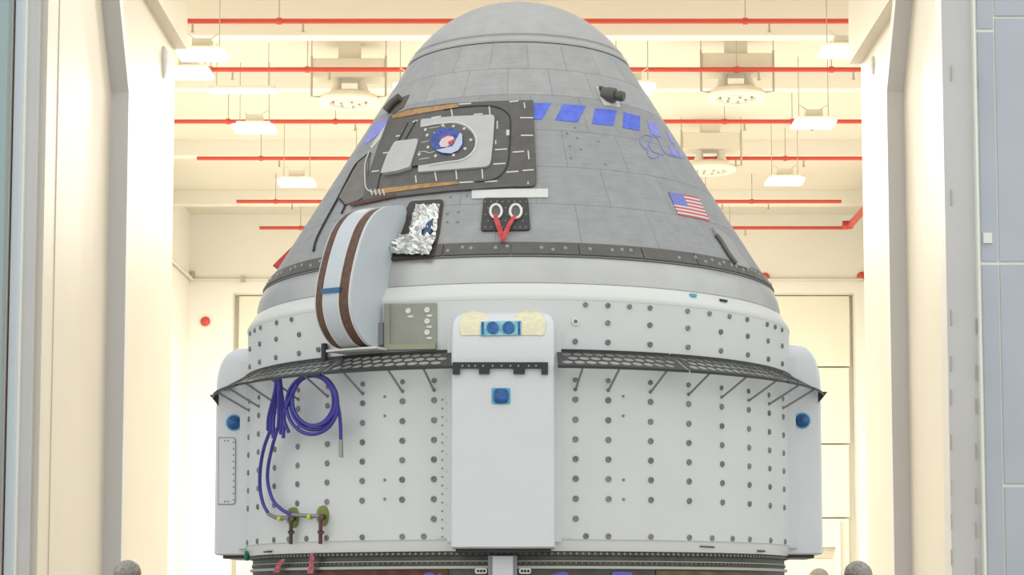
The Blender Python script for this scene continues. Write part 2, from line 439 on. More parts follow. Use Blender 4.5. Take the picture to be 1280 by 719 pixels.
for x in (-6.0, 0.0, 6.0):  # unseen lamps above the view, added to brighten the beam and airlock
    lamp(0, 0, 1.0, power=380, xyz=(x, 18.6, ZL), zc_=ZC)
p = on_z(303, 112, 13.2)  # bright strip below the ceiling, built as a glowing box
t = thing('glow_strip', 'long low glowing strip fixed across the ceiling near the round diffuser', 'ceiling lamp', p)
boxo('diffuser', M_glow, t, p.x-.75, p.x+.75, p.y-.12, p.y+.12, p.z-.08, p.z, bev=.03)
boxo('housing', M_fix, t, p.x-.78, p.x+.78, p.y-.08, p.y+.08, p.z, p.z+.08)
for sx in (-.6, .6): tubeo('hanger_rod', M_rod, t, [(p.x+sx, p.y, p.z+.06), (p.x+sx, p.y, ZC)], .01, 6)
for x in (-3.0, 3.0):
    for y in (8.6, 12.6):
        lamp(0, 0, .9, VEST_W, label='square glowing lamp under the airlock ceiling', group='lamps under the airlock ceiling', xyz=(x, y, 11.15))

def diffuser(px, py, dia, label):
    p = on_z(px, py, 12.95)
    t = thing('air_diffuser', label, 'air diffuser', (p.x, p.y, p.z))
    R = dia/2
    latheo('dish', M_diff, t, [(R*.50, .20), (R*.62, .19), (R*.93, .09), (R, .0), (R*.97, -.05), (R*.64, -.07), (R*.58, .02), (R*.54, .14)], n=40, close=True, org=p)
    latheo('throat', M_black, t, [(0, .16), (R*.56, .16), (R*.57, .02), (R*.55, .02), (R*.54, .14), (0, .14)], n=32, org=p)
    latheo('core', M_diff, t, [(0, -.05), (R*.44, -.06), (R*.48, -.01), (R*.2, .06), (0, .06)], n=32, org=p)
    for k in range(5):
        a = 2*math.pi*k/5; boxo('vane', M_rod, t, p.x+math.cos(a)*R*.3-.03, p.x+math.cos(a)*R*.3+.03, p.y+math.sin(a)*R*.3-.03, p.y+math.sin(a)*R*.3+.03, p.z-.1, p.z-.05)
    zd = p.z+.50
    for s in (-1, 1):
        bm = bmesh.new(); tube(bm, [(p.x+s*.33, p.y, p.z+.14), (p.x+s*.31, p.y, p.z+.25), (p.x+s*.28, p.y, p.z+.45), (p.x+s*.27, p.y, zd+.02)], [.20, .13, .09, .085], 16); build('neck', bm, M_diff, t, True, 50)
    boxo('duct', M_duct, t, p.x-R*1.1, p.x+R*1.1, p.y-.3, p.y+.3, zd, zd+.45, bev=.02)
    boxo('duct_riser', M_duct, t, p.x-.25, p.x+.25, p.y-.2, p.y+.2, zd+.4, ZC)
    for s in (-1, 1):
        tubeo('hanger_rod', M_rod, t, [(p.x+s*R*1.14, p.y-.3, zd+.5), (p.x+s*R*1.14, p.y-.3, p.z+.05), (p.x+s*R*.85, p.y-.3, p.z+.03)], .026, 6)
        tubeo('hanger_rod', M_rod, t, [(p.x+s*R*1.14, p.y-.3, zd+.45), (p.x+s*R*1.14, p.y-.3, ZC)], .012, 6)
diffuser(437, 127, 1.5, 'round white air diffuser under a duct beside the long glowing strip')
diffuser(920, 121, 1.45, 'round white air diffuser under a duct, on the flag side nearest the dome')
diffuser(888, 212, 1.4, 'round white air diffuser partly hidden by the capsule cone above the flag')

def bell(px, py, label, y=YB-.02):
    p = on_y(px, py, y)
    t = thing('fire_bell', label, 'fire alarm', (p.x, p.y, p.z))
    bm = bmesh.new(); lathe(bm, [(0, 0), (.15, 0), (.16, .05), (.12, .1), (.04, .14), (0, .145)], n=24)
    bmesh.ops.remove_doubles(bm, verts=bm.verts, dist=1e-5)
    bm.transform(Matrix.Translation(p) @ Matrix.Rotation(math.pi/2, 4, 'X')); build('gong', bm, M_red, t, True, 40)
    boxo('back_box', M_red, t, p.x-.08, p.x+.08, p.y-.02, p.y+.03, p.z-.08, p.z+.08)
    return t
bell(257, 402, 'red round fire bell low on the back wall beside the roller door')
bell(956, 347, 'red round fire bell at conduit height close to the capsule outline')
bell(1077, 346, 'red round fire bell at conduit height beside the corner')

# ================================================================== SERVICE MODULE
A0 = math.radians(-2.8)
ZB = 1.838; ZT = 3.665; ZS = 3.262
sm = thing('service_module', 'white drum shaped spacecraft service module studded with grey bolts', 'spacecraft module', (0, 0, ZB))
lower = latheo('lower_shell', M_white, sm, [(RS-.2, ZB+.05), (RS, ZB+.05), (RS, ZS), (RS-.2, ZS)], n=128, close=True)
upper = latheo('upper_shell', M_white, sm, [(RS-.2, ZS), (RS-.003, ZS), (RS-.003, ZT), (RS-.2, ZT)], n=128, close=True)
latheo('top_rim', M_white2, sm, [(2.0, ZT-.02), (RS-.001, ZT-.02), (RS+.004, ZT+.0), (RS-.004, ZT+.022), (RS-.03, ZT+.06), (2.215, ZT+.10), (2.19, ZT+.115), (2.0, ZT+.115)], n=128, close=True)
latheo('bottom_flange', M_white2, sm, [(2.0, ZB-.035), (RS-.03, ZB-.035), (RS-.02, ZB-.01), (RS-.012, ZB+.05), (2.0, ZB+.05)], n=128, close=True)
# bolt grid, mirrored about the front housing
bm = bmesh.new(); lathe(bm, [(0, .006), (.008, .006), (.010, .010), (.018, .011), (.022, .008), (.023, -.004)], n=12)
bmesh.ops.remove_doubles(bm, verts=bm.verts, dist=1e-5)
bm.transform(Matrix.Rotation(math.pi/2, 4, 'X')); bmesh.ops.recalc_face_normals(bm, faces=bm.faces)
boltme = bpy.data.meshes.new('bolt'); bm.to_mesh(boltme); bm.free(); boltme.materials.append(M_bolt)
def az_of(px, py, r=RS): return cylS(r).hit(px, py)[0]
cols = [az_of(x, 550)-A0 for x in (719.5, 760.5, 813.3, 861, 902.3, 936, 961.5, 979)]
top = [az_of(x, y)-A0 for x, y in ((732, 381), (760, 382), (787, 384), (812.6, 385.5), (859.6, 390), (887, 393), (912, 397), (934, 401), (959, 407), (969, 410), (977.5, 413))]
bot = [az_of(x, 670)-A0 for x in (732.5, 760.5, 813.5, 861.6, 890, 915.5, 937, 963, 981)]
def zrow(px, py): return wall.hit(px, py)[1]
lowrows = [zrow(760, y) for y in (476, 500.5, 525.5, 550, 574.5, 599, 624)]
zex = zrow(719, 648.5); zbot = zrow(760, 670.5)
uprows = [zrow(760, 403.7), zrow(760, 428)]; ztop = zrow(760, 382)
def bolt(az, z, parent, s=1.0):
    link('bolt', boltme, None, parent, aligned(wall.pt(az, z, .001), az) @ Matrix.Scale(s, 4))
UMB = math.radians(-31)
for sgn in (1, -1):
    for i, c in enumerate(cols):
        a = A0+sgn*c
        for z in lowrows: bolt(a, z, lower, 1.0 if z < 3.05 else .85)
        if i == 0: bolt(a, zex, lower)
        for z in uprows:
            if sgn < 0 and i <= 3: continue
            bolt(a, z, upper, .9)
    for c in bot: bolt(A0+sgn*c, zbot, lower, .95)
    for k, c in enumerate(top):
        if sgn < 0 and (k < 6): continue
        bolt(A0+sgn*c, ztop, upper, .85)
az, z = wall.hit(398, 437); bolt(az, z, upper, .9)
# small rivets beside the front housing, the panel joints and loose pairs
bm = bmesh.new()
def rivet(bm, p, az, r=.009):
    Mx = aligned(p, az) @ Matrix.Rotation(math.pi/2, 4, 'X')
    bmesh.ops.create_cone(bm, cap_ends=True, segments=8, radius1=r, radius2=r*.7, depth=.012, matrix=Mx)
for x in (553, 559.5, 693.5, 700):
    for k in range(17):
        py = 500+k*10.7 + (4 if x in (559.5, 693.5) else 0)
        if x in (559.5, 693.5) and k % 2: continue
        a, z = wall.hit(x, py); rivet(bm, wall.pt(a, z, .006), a, .008)
for x, y in ((481, 496), (481, 520), (481, 600), (481, 624), (779, 495.5), (779, 520), (779.5, 600), (779.5, 624.5)):
    a, z = wall.hit(x, y); rivet(bm, wall.pt(a, z, .004), a, .012)
for sg in (-1, 1):
    for k in range(24):
        a = A0+sg*math.radians(80.5); rivet(bm, wall.pt(a, 1.95+k*.055, .004), a, .010)
rv = build('rivets', bm, M_rivet, sm); rv['kind'] = 'stuff'
# panel joints as thin raised doubler plates beside the front housing
for sg in (-1, 1):
    a0 = A0+sg*math.radians(10.4); a1 = A0+sg*math.radians(12.6)
    grid_patch('joint_strip', min(a0, a1), max(a0, a1), ZB+.06, ZS-.02, wall, .0005, .004, M_white, sm, 3, 10)
# ---- perforated skirt
RO = 2.545; ZO = 3.122; RI = RS+.004; ZI = ZS+.012
def skirt_panel(a0, a1, e0=0.0, e1=0.0):
    bm = bmesh.new(); rows = 3; L = (a1-a0)*2.4; ncell = max(3, int(L/.088)); NP = 12
    m0, m1 = .035, .035
    def P(u, v):
        a = (a0+e0*v)*(1-u)+(a1+e1*v)*u; r = RI+(RO-RI)*v; z = ZI+(ZO-ZI)*v
        return Vector((math.sin(a)*r, -math.cos(a)*r, z))
    du = .03
    v0, v1 = .13, .86; u0, u1 = du, 1-du
    cu = (u1-u0)/(ncell+.5); cv = (v1-v0)/rows
    def quad(ua, ub, va, vb, n=1):
        for k in range(n):
            x0 = ua+(ub-ua)*k/n; x1 = ua+(ub-ua)*(k+1)/n
            bm.faces.new([bm.verts.new(P(*q)) for q in ((x0, va), (x1, va), (x1, vb), (x0, vb))])
    quad(0, 1, 0, v0, ncell); quad(0, 1, v1, 1, ncell); quad(0, u0, v0, v1); quad(u1, 1, v0, v1)
    for j in range(rows):
        va = v0+cv*j; vb = va+cv; s = (j % 2)*.5*cu
        if s: quad(u0, u0+s, va, vb)
        else: quad(u1-.5*cu, u1, va, vb)
        for i in range(ncell):
            ua = u0+s+cu*i; ub = ua+cu; um = (ua+ub)/2; vm = (va+vb)/2
            inn = []; out = []
            for k in range(NP):
                t = 2*math.pi*k/NP; c, sn = math.cos(t), math.sin(t)
                inn.append(bm.verts.new(P(um+c*cu*.46, vm+sn*cv*.455)))
                q = 1/max(abs(c), abs(sn)); out.append(bm.verts.new(P(um+c*q*cu*.5, vm+sn*q*cv*.5)))
            for k in range(NP): bm.faces.new((inn[k], out[k], out[(k+1) % NP], inn[(k+1) % NP]))
    bmesh.ops.remove_doubles(bm, verts=bm.verts, dist=1e-5)
    o = build('skirt_panel', bm, M_grate, sm)
    md = o.modifiers.new('thickness', 'SOLIDIFY'); md.thickness = .004; md.offset = 0
    # stiff outer lip as a sub-part
    b2 = bmesh.new(); lathe(b2, [(RO-.012, ZO+.012), (RO+.006, ZO+.006), (RO+.006, ZO-.014), (RO-.012, ZO-.008)], n=16, a0=a0+e0, a1=a1+e1, close=True)
    build('lip', b2, M_black, o)
    b2 = bmesh.new(); lathe(b2, [(RI-.01, ZI+.0), (RI+.02, ZI+.004), (RI+.02, ZI-.016), (RI-.01, ZI-.014)], n=16, a0=a0, a1=a1, close=True)
    build('root_flange', b2, M_black, o)
    return o
dg = math.radians
for sg in (1, -1):
    for a, b in ((9.7, 32.0), (32.5, 56.6), (57.1, 68.5), (69, 80.5)):
        x, y = A0+sg*dg(a), A0+sg*dg(b); skirt_panel(min(x, y), max(x, y), -.012 if sg > 0 and a < 10 else 0, .026 if sg < 0 and a < 10 else 0)
    # end gusset
    a = A0+sg*dg(80.8)
    bm = bmesh.new()
    for da in (0, .012*sg):
        aa = a+da; vv = [bm.verts.new((math.sin(aa)*r, -math.cos(aa)*r, z)) for r, z in ((RS, ZO+.03), (RO+.03, ZO+.02), (RO-.06, ZO-.09), (RS, ZO-.02))]
        if da == 0: va = vv
    for k in range(4): bm.faces.new((va[k], va[(k+1) % 4], vv[(k+1) % 4], vv[k]))
    bm.faces.new(va); bm.faces.new(vv); build('skirt_gusset', bm, M_black, sm)
    for i, c in enumerate(cols):
        a = A0+sg*c; zf = zrow(760, 488)
        p0 = Vector((math.sin(a)*(RO-.02), -math.cos(a)*(RO-.02), ZO)); p1 = wall.pt(a, zf, .01)
        o = tubeo('strut', M_strut, sm, [p0, p1], .009, 6)
        o2 = link('strut_foot', boltme, None, o, aligned(wall.pt(a, zf, .002), a) @ Matrix.Scale(.6, 4))
# ---- thruster housings (front, right, left): tall boxes with a rounded shoulder
RD = 2.492
def housing(az, hw, label):
    lv_ = [ZB-.02+.0, ZB+.0]+[ZB+.02+k*.14 for k in range(9)]
    prof = [(ZB-.022, RD-.02, hw-.01), (ZB-.01, RD, hw), (2.4, RD, hw), (3.0, RD, hw), (3.2, RD, hw)]
    for k in range(1, 11):
        t = k/10*math.pi/2
        rr_ = RS-.02+(RD-RS+.02)*math.cos(t)**.75; zz = 3.2+.345*math.sin(t)
        ww = hw if zz < 3.43 else hw-.115*(1-math.sqrt(max(0, 1-((zz-3.43)/.117)**2)))
        prof.append((zz, rr_, ww))
    bm = bmesh.new(); rings = []
    ca, sa = math.sin(az), -math.cos(az); tx, ty = math.cos(az), math.sin(az)
    for z, r, h in prof:
        sec = []; c = min(.028, max(.004, (r-2.2)*.3))
        loc = [(-h, 2.1), (-h, r-c)]+[(-h+c*(1-math.cos(t)), r-c+c*math.sin(t)) for t in (.4, .8, 1.2, 1.571)]
        loc += [(-x, y) for x, y in reversed(loc)]
        rings.append([bm.verts.new((ca*rho+tx*u, sa*rho+ty*u, z)) for u, rho in loc])
    n = len(rings[0])
    for A, B in zip(rings, rings[1:]):
        for k in range(n): bm.faces.new((A[k], A[(k+1) % n], B[(k+1) % n], B[k]))
    bm.faces.new(rings[0]); bm.faces.new(rings[-1])
    o = build('thruster_housing', bm, M_dog, sm, True, 30); o['label'] = label
    # mounting flange behind it
    b2 = bmesh.new()
    for k, (z0, z1) in enumerate(((ZB+.03, 3.42),)):
        pts = []
        for u0, u1 in ((-hw-.045, -hw+.01), (hw-.01, hw+.045)):
            vv = [[b2.verts.new((ca*rho+tx*u, sa*rho+ty*u, z)) for u in (u0, u1) for rho in (2.2, RS+.012)] for z in (z0, z1)]
            q = [(0, 1, 3, 2)]
            b2.faces.new([vv[0][i] for i in q[0]]); b2.faces.new([vv[1][i] for i in q[0]])
            for i, j in ((0, 1), (1, 3), (3, 2), (2, 0)): b2.faces.new((vv[0][i], vv[0][j], vv[1][j], vv[1][i]))
    build('flange', b2, M_dog, o)
    b2 = bmesh.new(); vv = [b2.verts.new((ca*rho+tx*u, sa*rho+ty*u, z)) for z in (ZB-.05, ZB-.018) for u, rho in ((-hw+.03, 2.15), (-hw+.03, RD-.07), (hw-.03, RD-.07), (hw-.03, 2.15))]
    b2.faces.new(vv[:4]); b2.faces.new(vv[4:])
    for k in range(4): b2.faces.new((vv[k], vv[(k+1) % 4], vv[4+(k+1) % 4], vv[4+k]))
    build('underside', b2, M_black, o)
    return o
HF = housing(A0, .371, 'front housing with tape and a black bracket')
HR = housing(A0+math.pi/2, .40, 'side housing with a round blue cap')
HL = housing(A0-math.pi/2, .40, 'side housing with a riveted access panel')
# plane of a housing's outer face / side face
def on_plane(px, py, n, c):
    d = ray(px, py); return CAM+d*((c-CAM.dot(n))/d.dot(n))
nF = Vector((math.sin(A0), -math.cos(A0), 0))
def front(px, py, off=0.0): return on_plane(px, py, nF, RD+off)
def poly_plate(name, pts3, n, th, m, parent, bev=0):
    bm = bmesh.new(); a = [bm.verts.new(p) for p in pts3]; b = [bm.verts.new(p+n*th) for p in pts3]
    bm.faces.new(a); bm.faces.new(b)
    for k in range(len(a)): bm.faces.new((a[k], a[(k+1) % len(a)], b[(k+1) % len(a)], b[k]))
    return build(name, bm, m, parent)
# toothed black bracket across the front housing
pts = [(566, 453.5), (685, 453.5), (685, 468.5), (677, 468.5), (677, 461), (656, 461), (656, 468), (642, 468), (642, 461), (612, 461), (612, 468), (599, 468), (599, 461), (575, 461), (575, 468.5), (566, 468.5)]
br = poly_plate('toothed_bracket', [front(*p, .001) for p in pts], nF, .03, M_black, HF)
bm = bmesh.new()
for x in (578, 586, 594, 604, 616, 627, 638, 648, 661, 670): bmesh.ops.create_cone(bm, cap_ends=True, segments=8, radius1=.010, radius2=.008, depth=.012, matrix=aligned(front(x, 457.5, .034), A0) @ Matrix.Rotation(math.pi/2, 4, 'X'))
build('bracket_screws', bm, M_rivet, HF)['kind'] = 'stuff'
# blue square cap
poly_plate('film_patch', [front(*p, .001) for p in rrect([(614.5, 485), (638, 485), (638, 505.5), (614.5, 505.5)], 3)], nF, .004, M_cyan, HF)
bm = bmesh.new(); c = front(626.3, 495.3, .006)
for k in range(5):
    pass
prev = None; tx = Vector((math.cos(A0), math.sin(A0), 0))
for rr_, h in ((.054, 0), (.052, .018), (.040, .030), (.02, .034)):
    ring = [bm.verts.new(c+nF*h+tx*(math.copysign(abs(math.cos(t))**.6, math.cos(t))*rr_)+Vector((0, 0, math.copysign(abs(math.sin(t))**.6, math.sin(t))*rr_))) for t in [2*math.pi*k/24 for k in range(24)]]
    if prev:
        for k in range(24): bm.faces.new((prev[k], prev[(k+1) % 24], ring[(k+1) % 24], ring[k]))
    prev = ring
bm.faces.new(prev); build('blue_cap', bm, M_navy, HF, True, 40)
# tape and film on the shoulder: follow the shoulder's own profile
class Shoulder:
    def prof(s, z):
        if z <= 3.2: return RD
        q = min(1, (z-3.2)/.345); return RS-.02+(RD-RS+.02)*math.cos(math.asin(q))**.75
    def hit(s, px, py):
        d = ray(px, py); lo, hi = 13.2, 16.5
        for i in range(300):
            t = 13.2+i*.011; p = CAM+d*t
            if p.dot(nF) <= s.prof(p.z): break
        return p.dot(tx), p.z
    def pt(s, u, z, off=0):
        e = .004; k = (s.prof(z+e)-s.prof(z-e))/(2*e); k = max(-3, k); n = 1/math.sqrt(1+k*k)
        return nF*(s.prof(z)+off*n)+tx*u+Vector((0, 0, z-k*n*off))
shd = Shoulder()
for pts in (rrect([(574, 408), (578, 394), (590, 388), (605, 392), (612, 402), (612, 419), (576, 420)], 4), rrect([(640, 402), (650, 391), (664, 387), (676, 392), (683, 404), (680, 420), (640, 419)], 4)):
    patch('masking_tape', pts, shd, .003, .003, M_tape, HF, K=5, dens=5)
patch('protective_film', [(601, 403.5), (652, 402.5), (651.5, 419.5), (600.5, 420.5)], shd, .008, .004, M_film, HF, K=5, dens=5)
for cx in (616, 636):
    patch('blue_cap', ell(cx, 411.5, 7.5, 7), shd, .012, .012, M_navy, HF, K=4, dens=4)
for x in (603.5, 649):
    patch('film_edge', [(x-1.5, 404), (x+1.5, 404), (x+1.5, 419.5), (x-1.5, 419.5)], shd, .012, .003, M_navy, HF, K=2, dens=4)
# side housing caps
def cap_on(px, py, n, c, r, parent, square=False):
    p = on_plane(px, py, n, c)
    Mx = Matrix.Translation(p) @ n.to_track_quat('Z', 'Y').to_matrix().to_4x4()
    bm = bmesh.new(); lathe(bm, [(r*1.2, 0), (r*1.18, .004), (r*1.0, .006)], n=24); bmesh.ops.transform(bm, matrix=Mx, verts=bm.verts); build('film_patch', bm, M_cyan, parent)
    bm = bmesh.new(); lathe(bm, [(r, .0), (r*.96, r*.25), (r*.75, r*.5), (r*.4, r*.66), (.0005, r*.7)], n=24); bmesh.ops.transform(bm, matrix=Mx, verts=bm.verts); build('blue_cap', bm, M_navy, parent, True)
aR = A0+math.pi/2; aL = A0-math.pi/2
nR = Vector((-math.cos(aR), -math.sin(aR), 0)); nL = Vector((math.cos(aL), math.sin(aL), 0))   # toward the viewer
nR = nR if nR.y < 0 else -nR; nL = nL if nL.y < 0 else -nL
cap_on(1003, 526, nR, .402, .056, HR); cap_on(292.5, 528.5, nL, .402, .058, HL)
pts = rrect([(274, 548), (294, 548), (293.5, 630), (273.5, 630)], [0, 4, 4, 0])
poly_plate('panel_gasket', [on_plane(*p, nL, .401) for p in rrect([(273, 546.8), (295.2, 546.8), (294.7, 631.2), (272.5, 631.2)], [0, 5, 5, 0])], nL, .004, M_strut, HL)
acp = poly_plate('access_panel', [on_plane(*p, nL, .401) for p in pts], nL, .008, M_dog, HL)
bm = bmesh.new()
for x, y in [(291.8-.03*k*0, 553+k*8.0) for k in range(10)]+[(281, 551), (285, 551), (281, 627), (285, 627)]:
    p = on_plane(x, y, nL, .410); bmesh.ops.create_cone(bm, cap_ends=True, segments=8, radius1=.008, radius2=.006, depth=.01, matrix=Matrix.Translation(p) @ Matrix.Rotation(math.pi/2, 4, 'X'))
build('panel_screws', bm, M_rivet, HL)['kind'] = 'stuff'
# ---- equipment bay left of the front housing
bay = patch('equipment_bay', [(484, 380.5), (546, 379), (546, 436), (484, 437.5)], wall, .001, .008, M_bay, sm, K=4)
patch('bay_frame', [(482.5, 380.5), (489, 380.3), (489, 437), (482.5, 437.5)], wall, .001, .03, M_bay, bay, K=2)
patch('bay_lip', [(484, 431), (546, 429.5), (546, 437), (484, 438)], wall, .001, .035, mat('olive lip', (.36, .36, .24), .5), bay, K=2)
for x, y in ((511, 389), (534.5, 388), (534.5, 402), (534.5, 416)):
    a, z = wall.hit(x, y)
    link('bay_fitting', boltme.copy(), None, bay, aligned(wall.pt(a, z, .01), a) @ Matrix.Scale(.95, 4)).data.materials[0] = M_eye
    a, z = wall.hit(x+2, y+7)
    patch('bay_clip', ell(x+3, y+7, 4, 1.6, 12), wall, .009, .006, M_lamprim, bay, K=2, dens=3)
# white strip left of the bay and clamp blocks under the umbilical
patch('bay_bracket', [(466, 405), (482, 404), (482, 432), (466, 434)], wall, .001, .05, M_strut, sm, K=2)
# circle fitting and small notes
a, z = wall.hit(719, 402.5)
bm = bmesh.new(); lathe(bm, [(.016, 0), (.026, 0), (.026, .01), (.016, .01)], n=20, close=True); bm.transform(aligned(wall.pt(a, z, .004), a) @ Matrix.Rotation(math.pi/2, 4, 'X')); build('ring_fitting', bm, M_eye, upper)
patch('blue_clip', [(862, 367), (869, 368), (869, 371.5), (862, 370.5)], Surf(lambda z: 2.225), .0, .02, M_cyan, sm, K=2, dens=3)
patch('dark_clip', [(899, 374), (907, 375.5), (907, 378), (899, 376.5)], Surf(lambda z: 2.23), .0, .02, M_black, sm, K=2, dens=3)
for pts in ([(875, 682.5), (893, 683.5), (893, 685), (875, 684)], [(947, 688), (956, 688.5), (956, 690.5), (947, 690)], [(330, 689.5), (340, 688.5), (340, 690.5), (330, 691)]):
    patch('flange_slot', pts, cylS(RS-.012), .0, .006, M_black, sm, K=2, dens=3)

# ---- umbilical housing bridging the two modules
rad = Vector((math.sin(UMB), -math.cos(UMB), 0)); tn = Vector((math.cos(UMB), math.sin(UMB), 0)); UH = .165
side_px = [(505, 258), (490, 258.5), (478, 262), (468, 270), (459, 284), (452, 303), (446, 325), (441, 350), (439, 372), (440, 388), (444, 404), (451, 418), (459, 428), (466, 432)]
prof = []
for p in side_px:
    q = on_plane(*p, tn, UH); prof.append((q.dot(rad), q.z))
_z = prof[0][1]
inner = [(2.20, prof[-1][1]), (2.10, 3.75), (2.03, 4.05), (cone.R(_z-.28)-.06, _z-.28), (prof[0][0]-.035, _z-.035)]
def smooth_prof(pr):
    return [(v.x, v.y) for v in spline([Vector((a, b, 0)) for a, b in pr], 3)]
sp = smooth_prof(prof)
def offs(pr, d):
    out = []
    for i in range(len(pr)):
        a = Vector(pr[max(i-1, 0)]); b = Vector(pr[min(i+1, len(pr)-1)]); t = (b-a).normalized(); n = Vector((-t.y, t.x))
        if n.x < 0 and i > 4: n = n if n.x > 0 else -n
        out.append((pr[i][0]+n.x*d, pr[i][1]+n.y*d))
    return out
s1 = 1
test = offs(sp, .02)
if test[len(sp)//2][0] < sp[len(sp)//2][0]: s1 = -1
def extr(name, outer, t0, t1, m, parent, smooth=True):
    poly = outer+inner
    bm = bmesh.new(); A = [bm.verts.new(rad*r+tn*t0+Vector((0, 0, z))) for r, z in poly]; B = [bm.verts.new(rad*r+tn*t1+Vector((0, 0, z))) for r, z in poly]
    bm.faces.new(A); bm.faces.new(B)
    for k in range(len(A)): bm.faces.new((A[k], A[(k+1) % len(A)], B[(k+1) % len(A)], B[k]))
    return build(name, bm, m, parent, smooth, 40)
body = extr('umbilical_housing', sp, -UH+.01, UH-.01, M_brown, sm)
body['label'] = 'arched umbilical housing with brown edge bands and pale panels'
extr('side_panel', offs(sp, s1*.007), UH-.012, UH+.002, M_umb, body)
extr('side_panel', offs(sp, -s1*.004), -UH-.002, -UH+.012, M_umb, body)
extr('seal_edge', offs(sp, s1*.009), UH-.020, UH-.012, M_umbedge, body)
extr('outer_panel', offs(sp, s1*.008), -UH*.50, UH*.30, M_umb, body)
for t in (-UH*.53, UH*.30): extr('seal_edge', offs(sp, s1*.010), t, t+UH*.04, M_umbedge, body)
# blue strap across the outer panel
k = min(range(len(sp)), key=lambda i: abs(sp[i][1]-on_plane(418, 368, tn, 0).z))
a, b = offs(sp, s1*.012)[k-1:k+1]; bm = bmesh.new()
zc0 = (a[1]+b[1])/2; ro = max(a[0], b[0])
vv = [rad*r+tn*t+Vector((0, 0, z)) for t in (-UH*.56, UH*.42) for r, z in ((ro-.06, zc0-.018), (ro+.008, zc0-.018), (ro+.008, zc0+.018), (ro-.06, zc0+.018))]
vs = [bm.verts.new(v) for v in vv]; bm.faces.new(vs[:4]); bm.faces.new(vs[4:])
for q in range(4): bm.faces.new((vs[q], vs[(q+1) % 4], vs[4+(q+1) % 4], vs[4+q]))
build('strap', M_bluestrap and bm, M_bluestrap, body)
# support post and base tray under the housing
a, z = wall.hit(409, 440); boxp = wall.pt(a, z, .02)
tubeo('support_post', M_black, sm, [wall.pt(a, z+.06, .03), wall.pt(a, z-.07, .03)], .025, 8)
a0_, a1_ = UMB-.085, UMB+.10
grid_patch('base_tray', a0_, a1_, 3.29, 3.305, wall, 0, .19, M_lamprim, sm, 4, 1)

# ================================================================== CREW CAPSULE
ZM = 3.99                                            # bottom of the dark band
cm = thing('crew_capsule', 'grey cone shaped crew capsule with domed top and flag decal', 'spacecraft capsule', (0, 0, ZT+.115))
rb = lambda z: cone.R(z)
core = latheo('cone_core', M_seam, cm, [(.1, 5.94), (cone.R(5.94)-.0045, 5.94), (cone.R(ZM)-.0045, ZM), (.1, ZM)], n=96)
# satin ring between capsule and service module
latheo('base_ring', M_silver, cm, [(1.9, ZM+.0), (2.128, ZM+.0), (2.145, ZM-.012), (2.178, ZM-.09), (2.192, ZM-.15), (2.192, ZT+.117), (1.9, ZT+.117)], n=128, close=True)
latheo('ring_gap', M_black, cm, [(2.0, ZM-.002), (2.134, ZM-.002), (2.134, ZM+.010), (2.0, ZM+.010)], n=128, close=True)
# dome
RDm = cone.R(5.955)+.004; H = .545; RR = (RDm**2+H**2)/(2*H)
pf = [(RDm+.004, 5.945), (RDm+.004, 5.962)]
for k in range(0, 17):
    t = k/16*math.asin(RDm/RR); t = math.asin(RDm/RR)-t
    pf.append((max(.0, RR*math.sin(t)), 5.966+H-RR*(1-math.cos(t))))
latheo('dome', mat('dome blanket', (.455, .44, .43), .6, var=.05, scale=9, bump=.2, bscale=30), cm, pf, n=96)
latheo('dome_seam', M_dark2, cm, [(RDm-.03, 5.935), (RDm+.001, 5.935), (RDm-.004, 5.948), (RDm-.03, 5.948)], n=96, close=True)
latheo('dome_strip', M_seam, cm, [(RDm-.02, 6.015), (RDm-.018, 6.015), (RDm-.024, 6.023)], n=96)
# blanket tiles in rows, staggered
rows = [5.932, 5.68, 5.43]+[5.43-(5.43-4.105)*k/4 for k in range(1, 5)]
NT = 30
for j in range(len(rows)-1):
    zt_, zb_ = rows[j], rows[j+1]; n = 22 if j < 2 else 20
    for i in range(n):
        st = 2*math.pi/n; a0 = i*st+(.5*st if j % 2 else 0)+.07; g = .0025/cone.R(zb_)
        # only rows on the seen side carry separate joints on the far side too: build all
        grid_patch('blanket_tile', a0+g*.5, a0+st-g*.5, zb_+.0012, zt_-.0012, cone, -.009, .009, M_tile2 if j < 2 else M_tile, cm, 6, 3)
# dark band at the foot of the cone
nb = 26
for i in range(nb):
    st = 2*math.pi/nb; a0 = i*st-.03
    t_ = grid_patch('band_panel', a0+.002, a0+st-.002, ZM+.012, 4.098, cone, -.006, .016, M_dark, cm, 8, 1)
bm = bmesh.new()
for i in range(78):
    a = -1.6+i*3.2/78+random.uniform(-.008, .008)
    if random.random() < .25: continue
    z = random.choice((4.035, 4.06, 4.05)); Mx = aligned(cone.pt(a, z, .011), a) @ Matrix.Rotation(math.pi/2, 4, 'X')
    bmesh.ops.create_cone(bm, cap_ends=True, segments=10, radius1=.016, radius2=.013, depth=.008, matrix=Mx)
build('band_plugs', bm, mat('grey plug', (.34, .34, .32), .5), cm)['kind'] = 'stuff'

